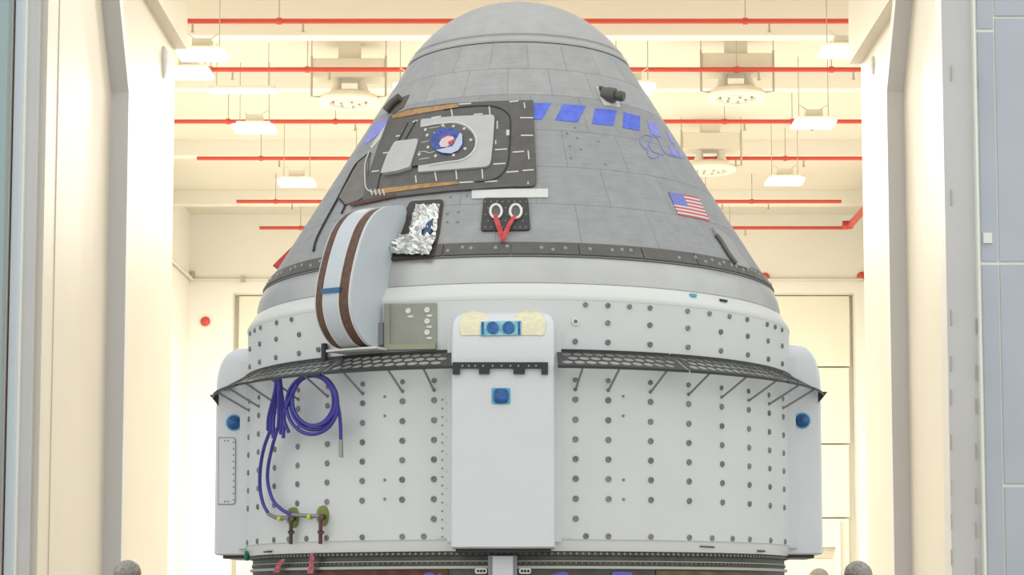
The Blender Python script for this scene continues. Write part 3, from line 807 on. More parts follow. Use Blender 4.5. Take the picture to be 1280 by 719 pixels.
# ---- hatch field
HB = patch('hatch_field', rrect([(489, 147), (512, 138), (560, 132), (610, 129), (666, 127.5), (671, 235), (630, 236), (560, 241), (500, 247.5), (455, 256), (458, 235), (472, 192)], [3, 2, 0, 0, 1, 9, 0, 0, 0, 5, 3, 0]), cone, .001, .022, M_dark, cm, K=10, dens=6)
HB['label'] = 'dark tiled field around the hatch'
def seam(name, pts, r, m, parent, off=.024, closed=False):
    bm = bmesh.new(); P = [Vector((p[0], p[1], 0)) for p in pts]; q = spline(P, 6)
    tube(bm, [cone.pt(*cone.hit(v.x, v.y), off) for v in q], r, 6); return build(name, bm, m, parent, True)
seam('hatch_seam', [(556, 140), (585, 136), (610, 135), (625, 138), (634, 144), (638, 152), (638, 170), (637, 190), (635, 207), (629, 219), (620, 226), (608, 229), (595, 230)], .006, M_dark2, HB)
seam('hatch_seam', [(522, 154), (514, 168), (507, 180)], .006, M_dark2, HB)
seam('hatch_seam', [(512, 156), (504, 172), (490, 197), (478, 221), (474, 238)], .006, M_dark2, HB)
# amber edges
patch('amber_edge', [(493, 147), (512, 140.5), (560, 134), (575, 132.8), (575, 137), (560, 139), (512, 147.5), (494, 151)], cone, .024, .004, M_orange, HB, K=3, dens=5)
patch('amber_edge', [(483, 238), (530, 233), (574, 229.5), (574, 233), (530, 238), (470, 246), (470, 242)], cone, .024, .004, M_orange, HB, K=3, dens=5)
patch('amber_edge', [(440, 256), (456, 252.5), (497, 244.5), (497, 248), (456, 257), (440, 260)], cone, .018, .006, mat('maroon edge', (.10, .035, .02), .5), HB, K=3, dens=5)
# hatch plate with a round window
HP = patch('hatch_plate', rrect([(529, 153), (570, 149.5), (619, 147.5), (617, 180), (613.5, 212), (570, 215.5), (525, 219), (527, 190)], [2, 0, 5, 0, 8, 0, 2, 0]), cone, .023, .016, M_plate, cm, K=8, dens=5)
dpts = [(520, 166), (545, 161), (565, 159)]+[(566+29*math.cos(t), 182+23*math.sin(t)) for t in [(-1.45+k*2.9/14) for k in range(15)]]+[(560, 206), (540, 209), (518, 212), (516, 190)]
patch('window_field', dpts, cone, .036, .006, M_dark, HP, K=6, dens=5)
seam('window_lip', [(529, 163), (548, 159.5), (566, 158)]+[(567+30*math.cos(t), 182+24.5*math.sin(t)) for t in [(-1.3+k*2.6/8) for k in range(9)]]+[(560, 207.5), (540, 211)], .008, M_lamprim, HP, .042)
patch('hatch_pad', rrect([(498, 182), (527, 178.5), (522, 195), (516, 214), (500, 219), (480, 222), (488, 200)], [3, 4, 0, 3, 0, 3, 0]), cone, .023, .03, M_plate, cm, K=6, dens=5)
# round emblem cover on the hatch window
patch('window_cover', ell(561, 181.5, 20, 16.5), cone, .042, .010, mat('blue emblem', (.035, .075, .33), .35, var=.5, scale=30), HP, K=5, dens=4)
patch('emblem_rim', [(548, 194), (556, 197), (566, 198), (575, 194), (580, 186), (580, 174), (577, 172), (576, 183), (570, 191), (560, 194)], cone, .053, .003, mat('pale blue print', (.50, .56, .70), .4), HP, K=3, dens=4)
patch('emblem_centre', [(552, 186), (555, 180), (562, 176.5), (569, 177), (571, 181), (568, 186), (561, 190), (554, 190)], cone, .053, .004, mat('pink white print', (.72, .55, .54), .4), HP, K=3, dens=4)
patch('emblem_stripe', [(563, 184), (571, 180), (572, 183), (564, 188)], cone, .058, .002, M_redrib, HP, K=2, dens=4)
patch('emblem_stripe', [(556, 178), (564, 174), (566, 176), (557, 181)], cone, .054, .002, M_redrib, HP, K=2, dens=4)
bm = bmesh.new()
for x, y in ((535, 167), (537, 174), (546, 172), (538, 189), (527, 198), (547, 200), (569, 163), (582, 166), (590, 180), (583, 191), (569, 199), (556, 162)):
    a, z = cone.hit(x, y); bmesh.ops.create_cone(bm, cap_ends=True, segments=10, radius1=.014, radius2=.011, depth=.012, matrix=aligned(cone.pt(a, z, .044), a) @ Matrix.Rotation(math.pi/2, 4, 'X'))
build('window_bolts', bm, M_lamprim, HP)['kind'] = 'stuff'
bm = bmesh.new()
for q in ([(530, 183), (539, 181)], [(526, 195), (533, 194), (540, 196), (546, 194)], [(527, 204), (540, 202)], [(540, 165), (552, 163)], [(556, 160), (561, 168)]): ribbon_px(bm, q, cone, .043, .004, 5)
build('window_wires', bm, M_mark, HP)['kind'] = 'stuff'
# white tile markings
mk = [(565, 137, 567, 149), (612, 135, 613, 146), (541, 150, 553, 148), (593, 146, 604, 145), (655, 131, 656, 138), (650, 150, 666, 150), (651, 172, 666, 172), (641, 193, 655, 192), (660, 191, 661, 202), (633, 218, 648, 217), (653, 216, 667, 215), (635, 165, 635, 172), (622, 154, 622, 164), (620, 178, 620, 183), (619, 190, 634, 189), (617, 208, 632, 207), (571, 216, 572, 227), (603, 214, 604, 226), (545, 218, 547, 229), (521, 222, 522, 231), (575, 231, 592, 230), (606, 230, 622, 229), (637, 130, 648, 129), (518, 155, 524, 153), (497, 173, 502, 172), (481, 194, 488, 193), (467, 217, 476, 216), (575, 133, 590, 132), (660, 230, 660, 233), (506, 148, 518, 145)]
for x0, y0, x1, y1 in mk:
    d = Vector((x1-x0, y1-y0)).normalized(); n = Vector((-d.y, d.x))*(.8 if not (x0, y0) == (635, 165) else 2)
    patch('tile_mark', [(x0+n.x, y0+n.y), (x1+n.x, y1+n.y), (x1-n.x, y1-n.y), (x0-n.x, y0-n.y)], cone, .0235, .0015, M_mark, HB, K=1, dens=6)
seam('edge_cord', [(464, 192), (459, 208), (459, 232), (462, 240), (470, 243)], .006, M_mark, HB, .024)
bm = bmesh.new()
for x in (466, 471, 476, 481): ribbon_px(bm, [(x, 240), (x+2, 247)], cone, .028, .007, 5)
build('edge_tags', bm, M_mark, HB)['kind'] = 'stuff'
# ---- side window field on the left of the hatch
SW = patch('side_field', [(463, 193), (460, 225), (462, 244), (448, 252), (433, 257), (424, 250), (436, 228), (449, 205)], cone, .001, .014, mat('brown grey tile', (.20, .18, .16), .6, var=.12), cm, K=6, dens=5)
seam('side_seam', [(464, 192), (456, 198), (447, 206), (440, 217), (424, 248), (405, 283), (396, 302), (393, 315)], .009, M_dark2, SW, .012)
seam('side_seam', [(424, 248), (428, 252), (432, 258), (428, 268)], .008, M_dark2, SW, .012)
# ---- blue tape marks
for pts in ([(667, 129), (689, 129), (677, 149.5), (667, 149.5)], [(704, 130.5), (732, 132.5), (722, 153), (694, 150)], [(744, 135.5), (771, 138.5), (766, 157.5), (740, 155)], [(779.5, 140.5), (800, 146), (799, 163.5), (778.5, 160)]):
    patch('blue_mark', pts, cone, .001, .003, M_blue, cm, K=4, dens=5)
for pts in ([(808.5, 150), (821, 156), (826, 172), (814, 168)], [(832, 163), (837, 168), (843, 181), (839, 179)], [(836, 183), (843, 186), (847, 196), (839, 193)]):
    patch('blue_mark', pts, cone, .001, .003, M_bluefade, cm, K=4, dens=4)
patch('blue_mark', [(468, 156), (487, 148.5), (480, 163), (458, 180), (455, 178)], cone, .001, .003, M_bluefade, cm, K=4, dens=4)
patch('white_mark', [(486, 151), (489, 151), (478, 172), (465, 186), (463, 184)], cone, .001, .003, M_mark, cm, K=3, dens=4)
# outline emblem
bm = bmesh.new()
for q in ([(805, 169), (800, 173), (801, 181), (806, 186), (810, 188)], [(806, 169), (812, 170), (815, 173), (811, 180), (809, 188), (811, 196), (817, 198), (823, 195), (823, 192), (816, 190), (812, 184), (812, 175), (817, 171), (822, 174), (826, 184), (832, 192), (842, 196), (852, 198)], [(822, 194), (830, 193)]):
    pts = [(v.x, v.y) for v in spline([Vector((a, b, 0)) for a, b in q], 4)]; ribbon_px(bm, pts, cone, .003, .0045, 5)
build('outline_emblem', bm, M_logo, cm, True)
patch('blue_mark', [(846, 190), (852, 192), (855, 198), (850, 197)], cone, .001, .003, M_bluefade, cm, K=2, dens=4)
# ---- flag decal
def flag():
    c = [(835, 240.5), (873, 247), (887, 277), (848, 269)]    # tl, tr, br, bl
    uvq = [cone.hit(*p) for p in c]
    def P(u, v, off):
        a = [uvq[0][k]*(1-u)*(1-v)+uvq[1][k]*u*(1-v)+uvq[2][k]*u*v+uvq[3][k]*(1-u)*v for k in (0, 1)]
        return cone.pt(a[0], a[1], off)
    def strip(bm, u0, u1, v0, v1, off, n=10):
        g = [[bm.verts.new(P(u0+(u1-u0)*i/n, v, off)) for v in (v0, v1)] for i in range(n+1)]
        for i in range(n): bm.faces.new((g[i][0], g[i+1][0], g[i+1][1], g[i][1]))
    bm = bmesh.new()
    for k in range(13): strip(bm, 0, 1, k/13, (k+1)/13, .003)
    for i, f in enumerate(bm.faces): f.material_index = (i//10) % 2
    o = build('flag_decal', bm, [M_flagr, M_flagw], cm)
    bm = bmesh.new(); strip(bm, 0, .42, 0, 7/13, .0045); build('canton', bm, M_flagb, o)
    bm = bmesh.new()
    for r in range(9):
        for k in range(6 if r % 2 == 0 else 5):
            u = .42*((k+.5)/6 + (0 if r % 2 == 0 else 1/12)); v = 7/13*(r+.7)/9.5
            vs = [bm.verts.new(P(u+.012*math.cos(t*2*math.pi/5)*1, v+.014*math.sin(t*2*math.pi/5), .0055)) for t in range(5)]; bm.faces.new(vs)
    build('stars', bm, M_flagw, o)['kind'] = 'stuff'
flag()
# ---- twin nozzle plate
NP_ = patch('nozzle_plate', rrect([(605, 249), (660, 249), (663, 289), (601, 290)], 4), cone, .001, .016, mat('dark nozzle plate', (.045, .042, .04), .5, var=.15), cm, K=6, dens=5)
bm = bmesh.new()
for i in range(8):
    for j in range(5):
        x = 607+i*7.2+(3.5 if j % 2 else 0); y = 254+j*8
        if x > 660 or any(math.hypot(x-cx, (y-267)*.8) < 9 for cx in (620, 645)): continue
        a, z = cone.hit(x, y); bmesh.ops.create_cone(bm, cap_ends=True, segments=6, radius1=.007, radius2=.006, depth=.006, matrix=aligned(cone.pt(a, z, .018), a) @ Matrix.Rotation(math.pi/2, 4, 'X'))
build('plate_rivets', bm, mat('brass rivet', (.34, .30, .22), .5), NP_)['kind'] = 'stuff'
for cx in (620.3, 644.7):
    q = [(v[0], v[1]) for v in ell(cx, 267, 7.0, 8.4, 24)]
    bm = bmesh.new(); P = [cone.pt(*cone.hit(*v), .026) for v in q]; tube(bm, P+[P[0]], .0105, 8, cap=False); build('nozzle_ring', bm, M_eye, NP_, True)
    patch('nozzle_cavity', ell(cx, 267, 6.5, 8), cone, .017, .004, M_nozz, NP_, K=3, dens=4)
patch('white_strip', [(590, 239), (637, 237), (685, 237), (685, 247.5), (637, 248), (590, 249)], cone, .002, .008, M_lamprim, cm, K=5, dens=6)
def ribbon(pts_px, off, wpx, name, label, surf=cone):
    bm = bmesh.new(); prev = None
    for i, (x, y) in enumerate(pts_px):
        a = surf.pt(*surf.hit(x-wpx[i], y), off[i]); b = surf.pt(*surf.hit(x+wpx[i], y), off[i]+.006*(-1)**i)
        cur = [bm.verts.new(a), bm.verts.new(b)]
        if prev: bm.faces.new((prev[0], prev[1], cur[1], cur[0]))
        prev = cur
    o = build(name, bm, M_redrib); md = o.modifiers.new('thickness', 'SOLIDIFY'); md.thickness = .004
    return tag(o, label, 'ribbon')
ribbon([(619.5, 273), (621.5, 281), (624, 289), (627, 297), (629, 305)], [.045, .05, .05, .045, .03], [2, 3, 3.2, 3.2, 2.5], 'warning_ribbon', 'red ribbon hanging from the nozzle nearer the foil recess')
ribbon([(644, 274), (640, 281), (636, 289), (632, 297), (629.5, 304)], [.045, .055, .057, .052, .04], [2, 2.6, 2.8, 3, 2], 'warning_ribbon', 'red ribbon hanging from the nozzle nearer the flag')
# ---- foil covered recess
FR = patch('foil_recess', rrect([(513, 253), (555, 250.5), (550, 290), (543, 322), (487, 326), (498, 290)], [5, 5, 0, 3, 3, 0]), cone, .001, .014, mat('recess frame', (.06, .045, .04), .6), cm, K=6, dens=5)
def foil(name, quad, amp, off, n=22, seed=1):
    rnd = random.Random(seed); bm = bmesh.new(); uvq = [cone.hit(*p) for p in quad]; g = []
    for i in range(n+1):
        row = []
        for j in range(n+1):
            u, v = i/n, j/n; a = [uvq[0][k]*(1-u)*(1-v)+uvq[1][k]*u*(1-v)+uvq[2][k]*u*v+uvq[3][k]*(1-u)*v for k in (0, 1)]
            e = min(u, 1-u, v, 1-v); h = rnd.uniform(.2, 1)*amp*(1 if e > 0 else .3)
            row.append(bm.verts.new(cone.pt(a[0]+rnd.uniform(-.004, .004), a[1]+rnd.uniform(-.006, .006), off+h)))
        g.append(row)
    for i in range(n):
        for j in range(n):
            q = (g[i][j], g[i+1][j], g[i+1][j+1], g[i][j+1])
            if rnd.random() < .5: bm.faces.new(q[:3]); bm.faces.new((q[0], q[2], q[3]))
            else: bm.faces.new((q[0], q[1], q[3])); bm.faces.new(q[1:])
    return build(name, bm, M_foil, FR)
foil('foil_sheet', [(521, 259), (551, 257), (544, 303), (510, 304)], .05, .012, 16, 2)
foil('foil_flap', [(502, 298), (547, 299), (538, 323), (485, 321)], .06, .03, 14, 5)
patch('blue_patch', [(536, 284), (544, 278), (541, 296), (531, 298)], cone, .02, .03, mat('blue metal', (.02, .07, .16), .2), FR, K=3, dens=4)  # dark blue patch standing proud among the foil
# ---- small sensors poking out of cut-outs below the dome
def sensor(px, py, s, label):
    a, z = cone.hit(px, py)
    o = patch('sensor_cutout', [(px-16*s, py-13), (px-6*s, py-11), (px+9*s, py-8), (px+12*s, py+2), (px+14*s, py+13), (px+6*s, py+11), (px-6*s, py+10), (px-12*s, py-2)], cone, .001, .005, M_lamprim, cm, K=3, dens=4)
    c = cone.pt(*cone.hit(px-2*s, py), .03)
    ax = (cone.pt(*cone.hit(px+9*s, py+9), .10)-c)
    bm = bmesh.new(); tube(bm, [c-ax*.5, c, c+ax*.45, c+ax*.5, c+ax*.9, c+ax*1.1], [.055, .065, .06, .04, .045, .035], 12); build('sensor_body', bm, mat('dark sensor', (.11, .10, .085), .4, metal=.3), o, True, 40)
    bm = bmesh.new(); ribbon_px(bm, [(px-13*s, py-10), (px-4*s, py-7), (px+4*s, py-6)], cone, .02, .02, 8); build('sensor_arm', bm, mat('dark sensor', (0, 0, 0)), o, True, 40)
    return o
sensor(761, 122, 1, ''); 
LS = patch('sensor_cutout', [(484, 140), (492, 126), (512, 119), (505, 134), (492, 143)], cone, .001, .006, mat('olive cutout', (.13, .12, .085), .6), cm, K=3, dens=4)
bm = bmesh.new(); ribbon_px(bm, [(486, 142), (494, 132), (503, 125)], cone, .035, .035, 10); build('sensor_body', bm, mat('dark sensor', (0, 0, 0)), LS, True, 40)
# tiny plugs
bm = bmesh.new()
for x, y in ((719, 160), (709, 167), (722, 173), (712, 183), (726, 187), (748, 177), (714, 198), (757, 206)):
    a, z = cone.hit(x, y); bmesh.ops.create_cone(bm, cap_ends=True, segments=8, radius1=.010, radius2=.008, depth=.006, matrix=aligned(cone.pt(a, z, .002), a) @ Matrix.Rotation(math.pi/2, 4, 'X'))
for x, y in ((559, 268), (573, 266), (559, 278), (572, 278), (563, 247), (584, 245)):
    a, z = cone.hit(x, y); bmesh.ops.create_cone(bm, cap_ends=True, segments=8, radius1=.012, radius2=.010, depth=.006, matrix=aligned(cone.pt(a, z, .002), a) @ Matrix.Rotation(math.pi/2, 4, 'X'))
build('blanket_plugs', bm, mat('plug grey', (.24, .24, .24), .6), cm)['kind'] = 'stuff'
# ---- thruster trough on the flank near the flag
TF = patch('trough_fairing', [(889, 286), (897, 290), (911, 300), (925, 322), (936, 338), (919, 333), (905, 312)], cone, .001, .02, mat('fairing blanket', (.40, .38, .36), .7), cm, K=5, dens=5)
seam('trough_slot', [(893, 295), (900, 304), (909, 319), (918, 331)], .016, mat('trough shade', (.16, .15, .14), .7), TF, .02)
# red tag sticking out on the far left flank
a, z = cone.hit(352, 322)
p0 = on_y(369, 310, -.1); p1 = on_y(346, 334, -.25)
bm = bmesh.new(); dv = (p1-p0); nrm = Vector((-dv.z, 0, dv.x)).normalized()*.035
vs = [bm.verts.new(q) for q in (p0+nrm, p0-nrm*.8, p1-nrm, p1+nrm)]; bm.faces.new(vs)
o = build('warning_ribbon', bm, M_redrib); o.modifiers.new('thickness', 'SOLIDIFY').thickness = .02
tag(o, 'red tag sticking out of the capsule flank above the silver ring', 'ribbon')

# ================================================================== ADAPTER AND STAND
ad = thing('adapter_ring', 'dark metal adapter ring carrying the white service module', 'support ring', (0, 0, 1.3))
ZA = ZB-.035
latheo('ring_wall', M_adapt, ad, [(1.9, ZA), (2.205, ZA), (2.205, 1.3), (1.9, 1.3)], n=128, close=True)
latheo('upper_flange', M_adapt, ad, [(1.9, ZA-.005), (2.222, ZA-.005), (2.222, ZA-.03), (2.2, ZA-.035), (1.9, ZA-.035)], n=128, close=True)
zl = cylS(2.22).hit(500, 710.5)[1]
latheo('pale_edge', M_adapt2, ad, [(2.1, zl+.014), (2.228, zl+.014), (2.228, zl-.006), (2.1, zl-.006)], n=128, close=True)
zm_ = cylS(2.22).hit(500, 702)[1]
latheo('mid_edge', M_adapt2, ad, [(2.1, zm_+.003), (2.214, zm_+.003), (2.214, zm_-.003), (2.1, zm_-.003)], n=128, close=True)
bm = bmesh.new()
for i in range(150):
    a = A0+math.radians(-88+i*176/149)
    zz = cylS(2.22).hit(648, 692)[1]
    bmesh.ops.create_cone(bm, cap_ends=True, segments=6, radius1=.012, radius2=.010, depth=.016, matrix=aligned(Vector((math.sin(a)*2.224, -math.cos(a)*2.224, zz)), a) @ Matrix.Rotation(math.pi/2, 4, 'X'))
    bmesh.ops.create_cone(bm, cap_ends=True, segments=6, radius1=.007, radius2=.006, depth=.014, matrix=aligned(Vector((math.sin(a)*2.207, -math.cos(a)*2.207, zl+.035)), a) @ Matrix.Rotation(math.pi/2, 4, 'X'))
build('studs', bm, mat('dull stud', (.24, .24, .21), .5, metal=.4), ad)['kind'] = 'stuff'
# bracket at the front
nF2 = nF; RB = 2.25
def fr2(px, py, o=0): return on_plane(px, py, nF, RB+o)
def fbox(name, x0, x1, y0, y1, o0, o1, m, parent):
    a = fr2(x0, y0, o1); b = fr2(x1, y1, o1)
    return poly_plate(name, [fr2(x0, y0, o0), fr2(x1, y0, o0), fr2(x1, y1, o0), fr2(x0, y1, o0)], nF, o1-o0, m, parent)
fb = fbox('front_bracket', 611, 647, 695, 750, -.06, .03, M_strut, ad)
fbox('bracket_face', 616, 641.5, 695.5, 750, .03, .06, M_dog, fb)
for x0, x1 in ((594, 609), (649, 664)):
    q = poly_plate('link_plate', [fr2(*p, .0) for p in rrect([(x0, 710.5), (x1, 710.5), (x1, 717.5), (x0, 717.5)], 3)], nF, .03, M_eye, ad)
    bm = bmesh.new()
    for k in range(3): bmesh.ops.create_cone(bm, cap_ends=True, segments=8, radius1=.010, radius2=.01, depth=.01, matrix=aligned(fr2(x0+3.5+k*4, 714, .034), A0) @ Matrix.Rotation(math.pi/2, 4, 'X'))
    build('link_holes', bm, M_black, q)['kind'] = 'stuff'
cA = cylS(2.21)
for pts in (ell(537, 720, 7.5, 4, 16), ell(550, 722, 4, 5, 14), [(688, 719), (697, 716), (704, 714.5), (710, 717), (712, 726), (690, 726)], rrect([(764, 715.5), (778, 714.5), (790, 716), (788, 726), (766, 726)], 1.5)):
    patch('blue_marking', pts, cA, .001, .01, mat('bright blue paint', (.09, .12, .48), .5), ad, K=3, dens=4)
patch('rust_panel', [(395, 714), (560, 712), (560, 735), (395, 737)], cA, .0005, .004, mat('rusty panel', (.10, .035, .015), .6, var=.4, scale=12), ad, K=5, dens=8)
patch('olive_panel', [(820, 713), (940, 716), (940, 738), (820, 735)], cA, .0005, .004, mat('olive shade panel', (.11, .10, .04), .6, var=.3), ad, K=5, dens=8)
# green clips at the flange edge
bm = bmesh.new(); a, z = cylS(2.24).hit(312.5, 696); ribbon_px(bm, [(312, 690), (311.5, 700)], cylS(2.24), .02, .022, 8); build('green_clip', bm, mat('green clip', (.02, .20, .14), .5), ad)
# transport stand down to the floor
st = thing('transport_stand', 'dark steel transport stand below the adapter ring', 'stand', (0, 0, 0))
latheo('deck', M_stand, st, [(1.6, 1.3), (2.4, 1.3), (2.4, 1.12), (1.6, 1.12)], n=64, close=True)
for k in range(8):
    a = 2*math.pi*k/8+.2; x, y = math.sin(a)*2.1, -math.cos(a)*2.1
    tubeo('leg', M_stand, st, [(x, y, 1.14), (x, y, .12)], .09, 10)
    tubeo('brace', M_stand, st, [(x, y, .3), (math.sin(a+math.pi/4)*2.1, -math.cos(a+math.pi/4)*2.1, 1.1)], .035, 8)
latheo('foot_ring', M_stand, st, [(1.9, 0), (2.35, 0), (2.35, .14), (1.9, .14)], n=64, close=True)

# ================================================================== HOSES, FITTINGS AND TAGS
def hp(px, py, r): return (lambda az_z: Vector((math.sin(az_z[0])*r, -math.cos(az_z[0])*r, az_z[1])))(cylS(r).hit(px, py))
def hose(lines, label, name='blue_hose', ends=()):
    t = thing(name, label, 'hose', hp(*lines[0][0]))
    for l in lines: 
        o = tubeo('hose', M_hose, t, spline([hp(*p) for p in l], 8), .0145, 8)
    for a, b in ends: tubeo('end_fitting', M_metal, t, [hp(*a), hp(*b)], .016, 8)
    return t
coil = []
for k, (dx, rx, ry, cy) in enumerate(((0, 26, 31, 501), (1.5, 29.5, 34, 503.5), (-1, 32, 37, 506), (2, 27.5, 32, 500.5))):
    coil.append([(391+dx+rx*math.cos(t), cy+ry*math.sin(t), 2.43+.012*k) for t in [2*math.pi*j/20 for j in range(21)]])
tail = [(391, 469, 2.50), (405, 472, 2.5), (416, 486, 2.47), (423, 510, 2.44), (425.5, 530, 2.41), (426, 550, 2.39)]
lead = [(372, 480, 2.5), (364, 495, 2.48), (357, 512, 2.46), (355, 524, 2.44), (361, 541, 2.42)]
hose(coil+[tail], 'blue hose coiled in round loops below the perforated skirt', ends=[((426, 550, 2.39), (426.5, 572, 2.39))])
bun = []
for k in range(6):
    x0 = 346+k*.8; xb_ = 336+k*3.2+(3 if k > 2 else 0)
    bun.append([(x0, 473, 2.515-.01*(k % 2)), (x0-3+k*1.0, 492, 2.49-.012*(k % 3)), (xb_, 520, 2.45-.012*(k % 3)), (xb_-1, 538+(k % 3)*5, 2.42)])
bun.append([(337, 540, 2.43), (330, 560, 2.40), (325.5, 585, 2.37), (325, 610, 2.35), (329, 630, 2.34), (336, 643, 2.34)])
bun.append([(347, 535, 2.43), (340, 560, 2.40), (335, 585, 2.37), (335, 605, 2.35), (341, 625, 2.34), (352, 637, 2.33), (366, 644, 2.33)])
bun.append(lead)
hose(bun, 'bundle of blue hoses draped down to the olive valves', ends=[((336, 643, 2.34), (344, 647, 2.34)), ((344, 647, 2.34), (362, 648, 2.33)), ((366, 644, 2.33), (384, 645, 2.33)), ((384, 645, 2.33), (400, 645.5, 2.33))])
for (x, y, fy, red, lab) in ((364, 648, 680, 0, 'olive valve with bronze stem at the end of the blue hoses'), (401, 646, 680, 1, 'olive valve with reddish stem standing apart from the hose ends')):
    t = thing('drain_valve', lab, 'valve', hp(x, fy, RS+.03))
    dx = 4
    patch('flange_disc', ell(x+dx, y-1, 6.5, 13, 20), wall, .001, .012, M_olive, t, K=3, dens=4)
    patch('flange_rim', ell(x+dx-4, y-2, 5, 11, 20), wall, .0, .008, mat('pale olive', (.36, .38, .18), .5), t, K=3, dens=4)
    tubeo('valve_body', M_brz, t, [wall.pt(*wall.hit(x+dx, y), .0), hp(x, y, 2.35)], .02, 10)
    tubeo('stem', mat('red stem', (.16, .05, .05), .5) if red else M_brz, t, [hp(x, y-2, 2.335), hp(x-.5, fy, 2.30)], .015, 8)
    tubeo('collar', M_brz, t, [hp(x, fy-16, 2.325), hp(x, fy-13, 2.322)], .026, 8)
    tubeo('yellow_band', mat('yellow band', (.62, .66, .06), .5), t, [hp(x-15, y+.5, 2.335), hp(x-12, y+.5, 2.335)], .021, 8)
for pts, lab in (([(354, 699), (351, 703), (347, 709), (345, 716)], 'small red tag hanging beside the wider red tag'), ([(390, 692), (389.5, 700), (389, 708), (387, 717)], 'longer red and white tag hanging from the flange')):
    bm = bmesh.new(); prev = None
    for i, (x, y) in enumerate(pts):
        wx = 2.2+.5*i; cur = [bm.verts.new(hp(x-wx, y, 2.262)), bm.verts.new(hp(x+wx, y, 2.262+.01*(i % 2)))]
        if prev: bm.faces.new((prev[0], prev[1], cur[1], cur[0]))
        prev = cur
    o = build('hanging_tag', bm, mat('faded red tag', (.42, .10, .11), .6, var=.4, scale=40)); o.modifiers.new('thickness', 'SOLIDIFY').thickness = .004
    tag(o, lab, 'tag')

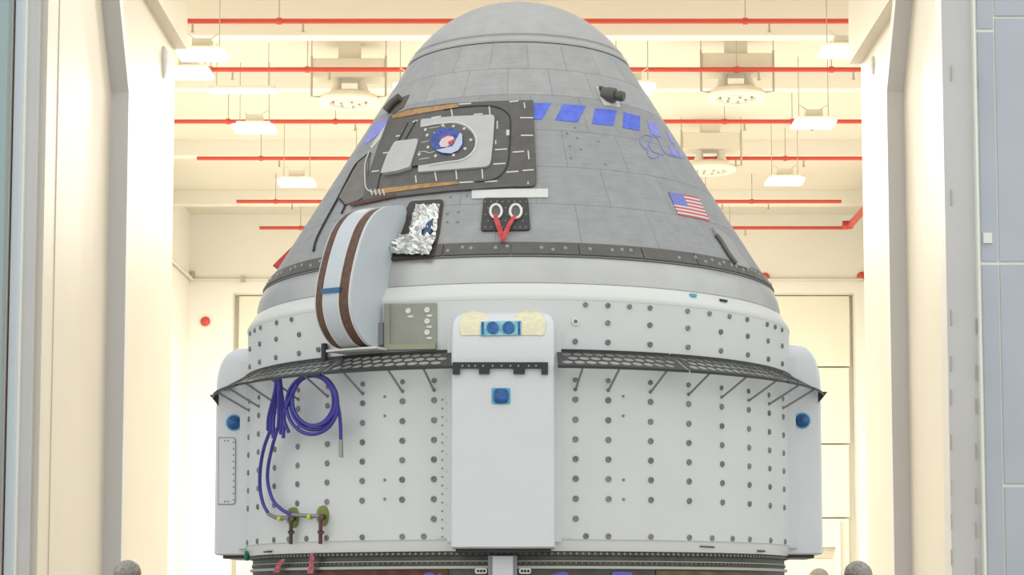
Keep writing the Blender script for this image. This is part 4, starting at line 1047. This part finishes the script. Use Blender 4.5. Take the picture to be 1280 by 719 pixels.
# ================================================================== PEOPLE (only their caps reach into the frame)
M_cap = mat('grey hair net', (.36, .34, .31), .8, var=.3, scale=40, bump=.5, bscale=60); M_cap2 = mat('beige hair net', (.46, .40, .30), .8, var=.2, scale=40, bump=.4, bscale=60)
M_skin = mat('skin', (.55, .36, .27), .5); M_suit = mat('white smock', (.72, .73, .75), .7, var=.04); M_shoe = mat('dark shoe', (.04, .04, .04), .5)
def person(px, ytop, dep, face, capm, label, capw=.125):
    top = on_y(px, ytop, dep-17); h = top.z; s = h/1.80
    base = Vector((top.x, top.y, 0))
    t = thing('person', label, 'person', base)
    Mw = Matrix.Translation(base) @ Matrix.Rotation(face, 4, 'Z') @ Matrix.Scale(s, 4)
    # clothed body: skin skeleton rooted at the pelvis, facing -y
    V = [(0, 0, .95), (0, 0, 1.15), (0, .01, 1.36), (0, 0, 1.47), (0, -.01, 1.55), (0, -.015, 1.66)]
    R_ = [.15, .14, .155, .075, .055, .08]; E_ = [(0, 1), (1, 2), (2, 3), (3, 4), (4, 5)]
    for sx in (-1, 1):
        i = len(V)
        V += [(sx*.10, 0, .88), (sx*.11, -.01, .50), (sx*.11, .02, .10), (sx*.12, -.12, .045)]; R_ += [.095, .065, .048, .042]
        E_ += [(0, i), (i, i+1), (i+1, i+2), (i+2, i+3)]
        i = len(V)
        V += [(sx*.19, .01, 1.40), (sx*.245, .02, 1.13), (sx*.235, -.09, .90), (sx*.23, -.12, .82)]; R_ += [.06, .045, .033, .03]
        E_ += [(2, i), (i, i+1), (i+1, i+2), (i+2, i+3)]
        for k in range(5):
            j = len(V); fx = sx*.23+(k-2)*.018; L = (.055, .075, .08, .075, .06)[k]
            V += [(fx, -.13-.004*k, .785), (fx, -.14, .785-L*.55), (fx, -.125, .785-L)]; R_ += [.009, .008, .007]
            E_ += [(i+3, j), (j, j+1), (j+1, j+2)]
    me = bpy.data.meshes.new('body'); me.from_pydata([Mw @ Vector(v) for v in V], E_, [])
    o = link('body', me, M_suit, t)
    md = o.modifiers.new('skin', 'SKIN')
    for k, r in enumerate(R_): me.skin_vertices[0].data[k].radius = (r*s, r*s)
    me.skin_vertices[0].data[0].use_root = True
    o.modifiers.new('smooth', 'SUBSURF').levels = 1; o.modifiers['smooth'].render_levels = 1
    # head with brow, nose, chin and ears
    bm = bmesh.new(); bmesh.ops.create_uvsphere(bm, u_segments=24, v_segments=18, radius=1)
    for v in bm.verts:
        x, y, z = v.co
        w_ = .075*(1-.22*max(0, -z)); 
        nose = .022*math.exp(-((x/.16)**2+((z+.12)/.2)**2)) if y < 0 else 0
        eye = .010*sum(math.exp(-(((x-q)/.18)**2+((z-.05)/.13)**2)) for q in (-.42, .42)) if y < 0 else 0
        v.co = Vector((x*w_, y*.095-nose+eye-(.012 if z < -.5 and y < 0 else 0), z*.12+1.655))
    for sx in (-1, 1):
        bmesh.ops.create_uvsphere(bm, u_segments=10, v_segments=8, radius=1, matrix=Matrix.Translation((sx*.076, .01, 1.65)) @ Matrix.Diagonal((.012, .022, .033, 1)))
    bm.transform(Mw); build('head', bm, M_skin, t, True)
    bm = bmesh.new()
    for sx in (-1, 1): bmesh.ops.create_uvsphere(bm, u_segments=10, v_segments=8, radius=.011, matrix=Matrix.Translation((sx*.031, -.085, 1.661)))
    bm.transform(Mw); build('eyes', bm, M_black, t, True)
    boxm = bmesh.new(); bmesh.ops.create_uvsphere(boxm, u_segments=12, v_segments=8, radius=1, matrix=Matrix.Translation((0, -.092, 1.59)) @ Matrix.Diagonal((.025, .008, .007, 1))); boxm.transform(Mw); build('mouth', boxm, mat('lips', (.42, .18, .15), .5), t, True)
    # gathered bouffant cap
    bm = bmesh.new(); N = 40; rings = []
    rnd = random.Random(int(px))
    for j in range(10):
        ph = j/9*math.pi*.56
        ring = []
        for k in range(N):
            th = 2*math.pi*k/N; rr_ = math.sin(ph)*capw*(1+.035*math.sin(th*13+j)*(j/9)+.02*math.sin(th*5+j*.9))
            if j == 9: rr_ *= .86
            ring.append(bm.verts.new((math.cos(th)*rr_, .015+math.sin(th)*rr_*1.08, 1.675+math.cos(ph)*.125+(0.0 if j < 9 else -.01))))
        rings.append(ring)
    for A, B in zip(rings, rings[1:]):
        for k in range(N): bm.faces.new((A[k], A[(k+1) % N], B[(k+1) % N], B[k]))
    bmesh.ops.remove_doubles(bm, verts=bm.verts, dist=1e-4); bm.transform(Mw); build('hair_net', bm, capm, t, True)
    return t
person(160, 700, 18.8, .4, M_cap, 'person in a grey hair net standing by the airlock wall away from the others')
person(1072, 701, 18.2, -.3, M_cap, 'person in a grey hair net standing clear of the spacecraft, beside a beige capped one')
person(1024, 710, 24.0, .2, M_cap2, 'person in a beige hair net standing farther back behind the spacecraft', .118)
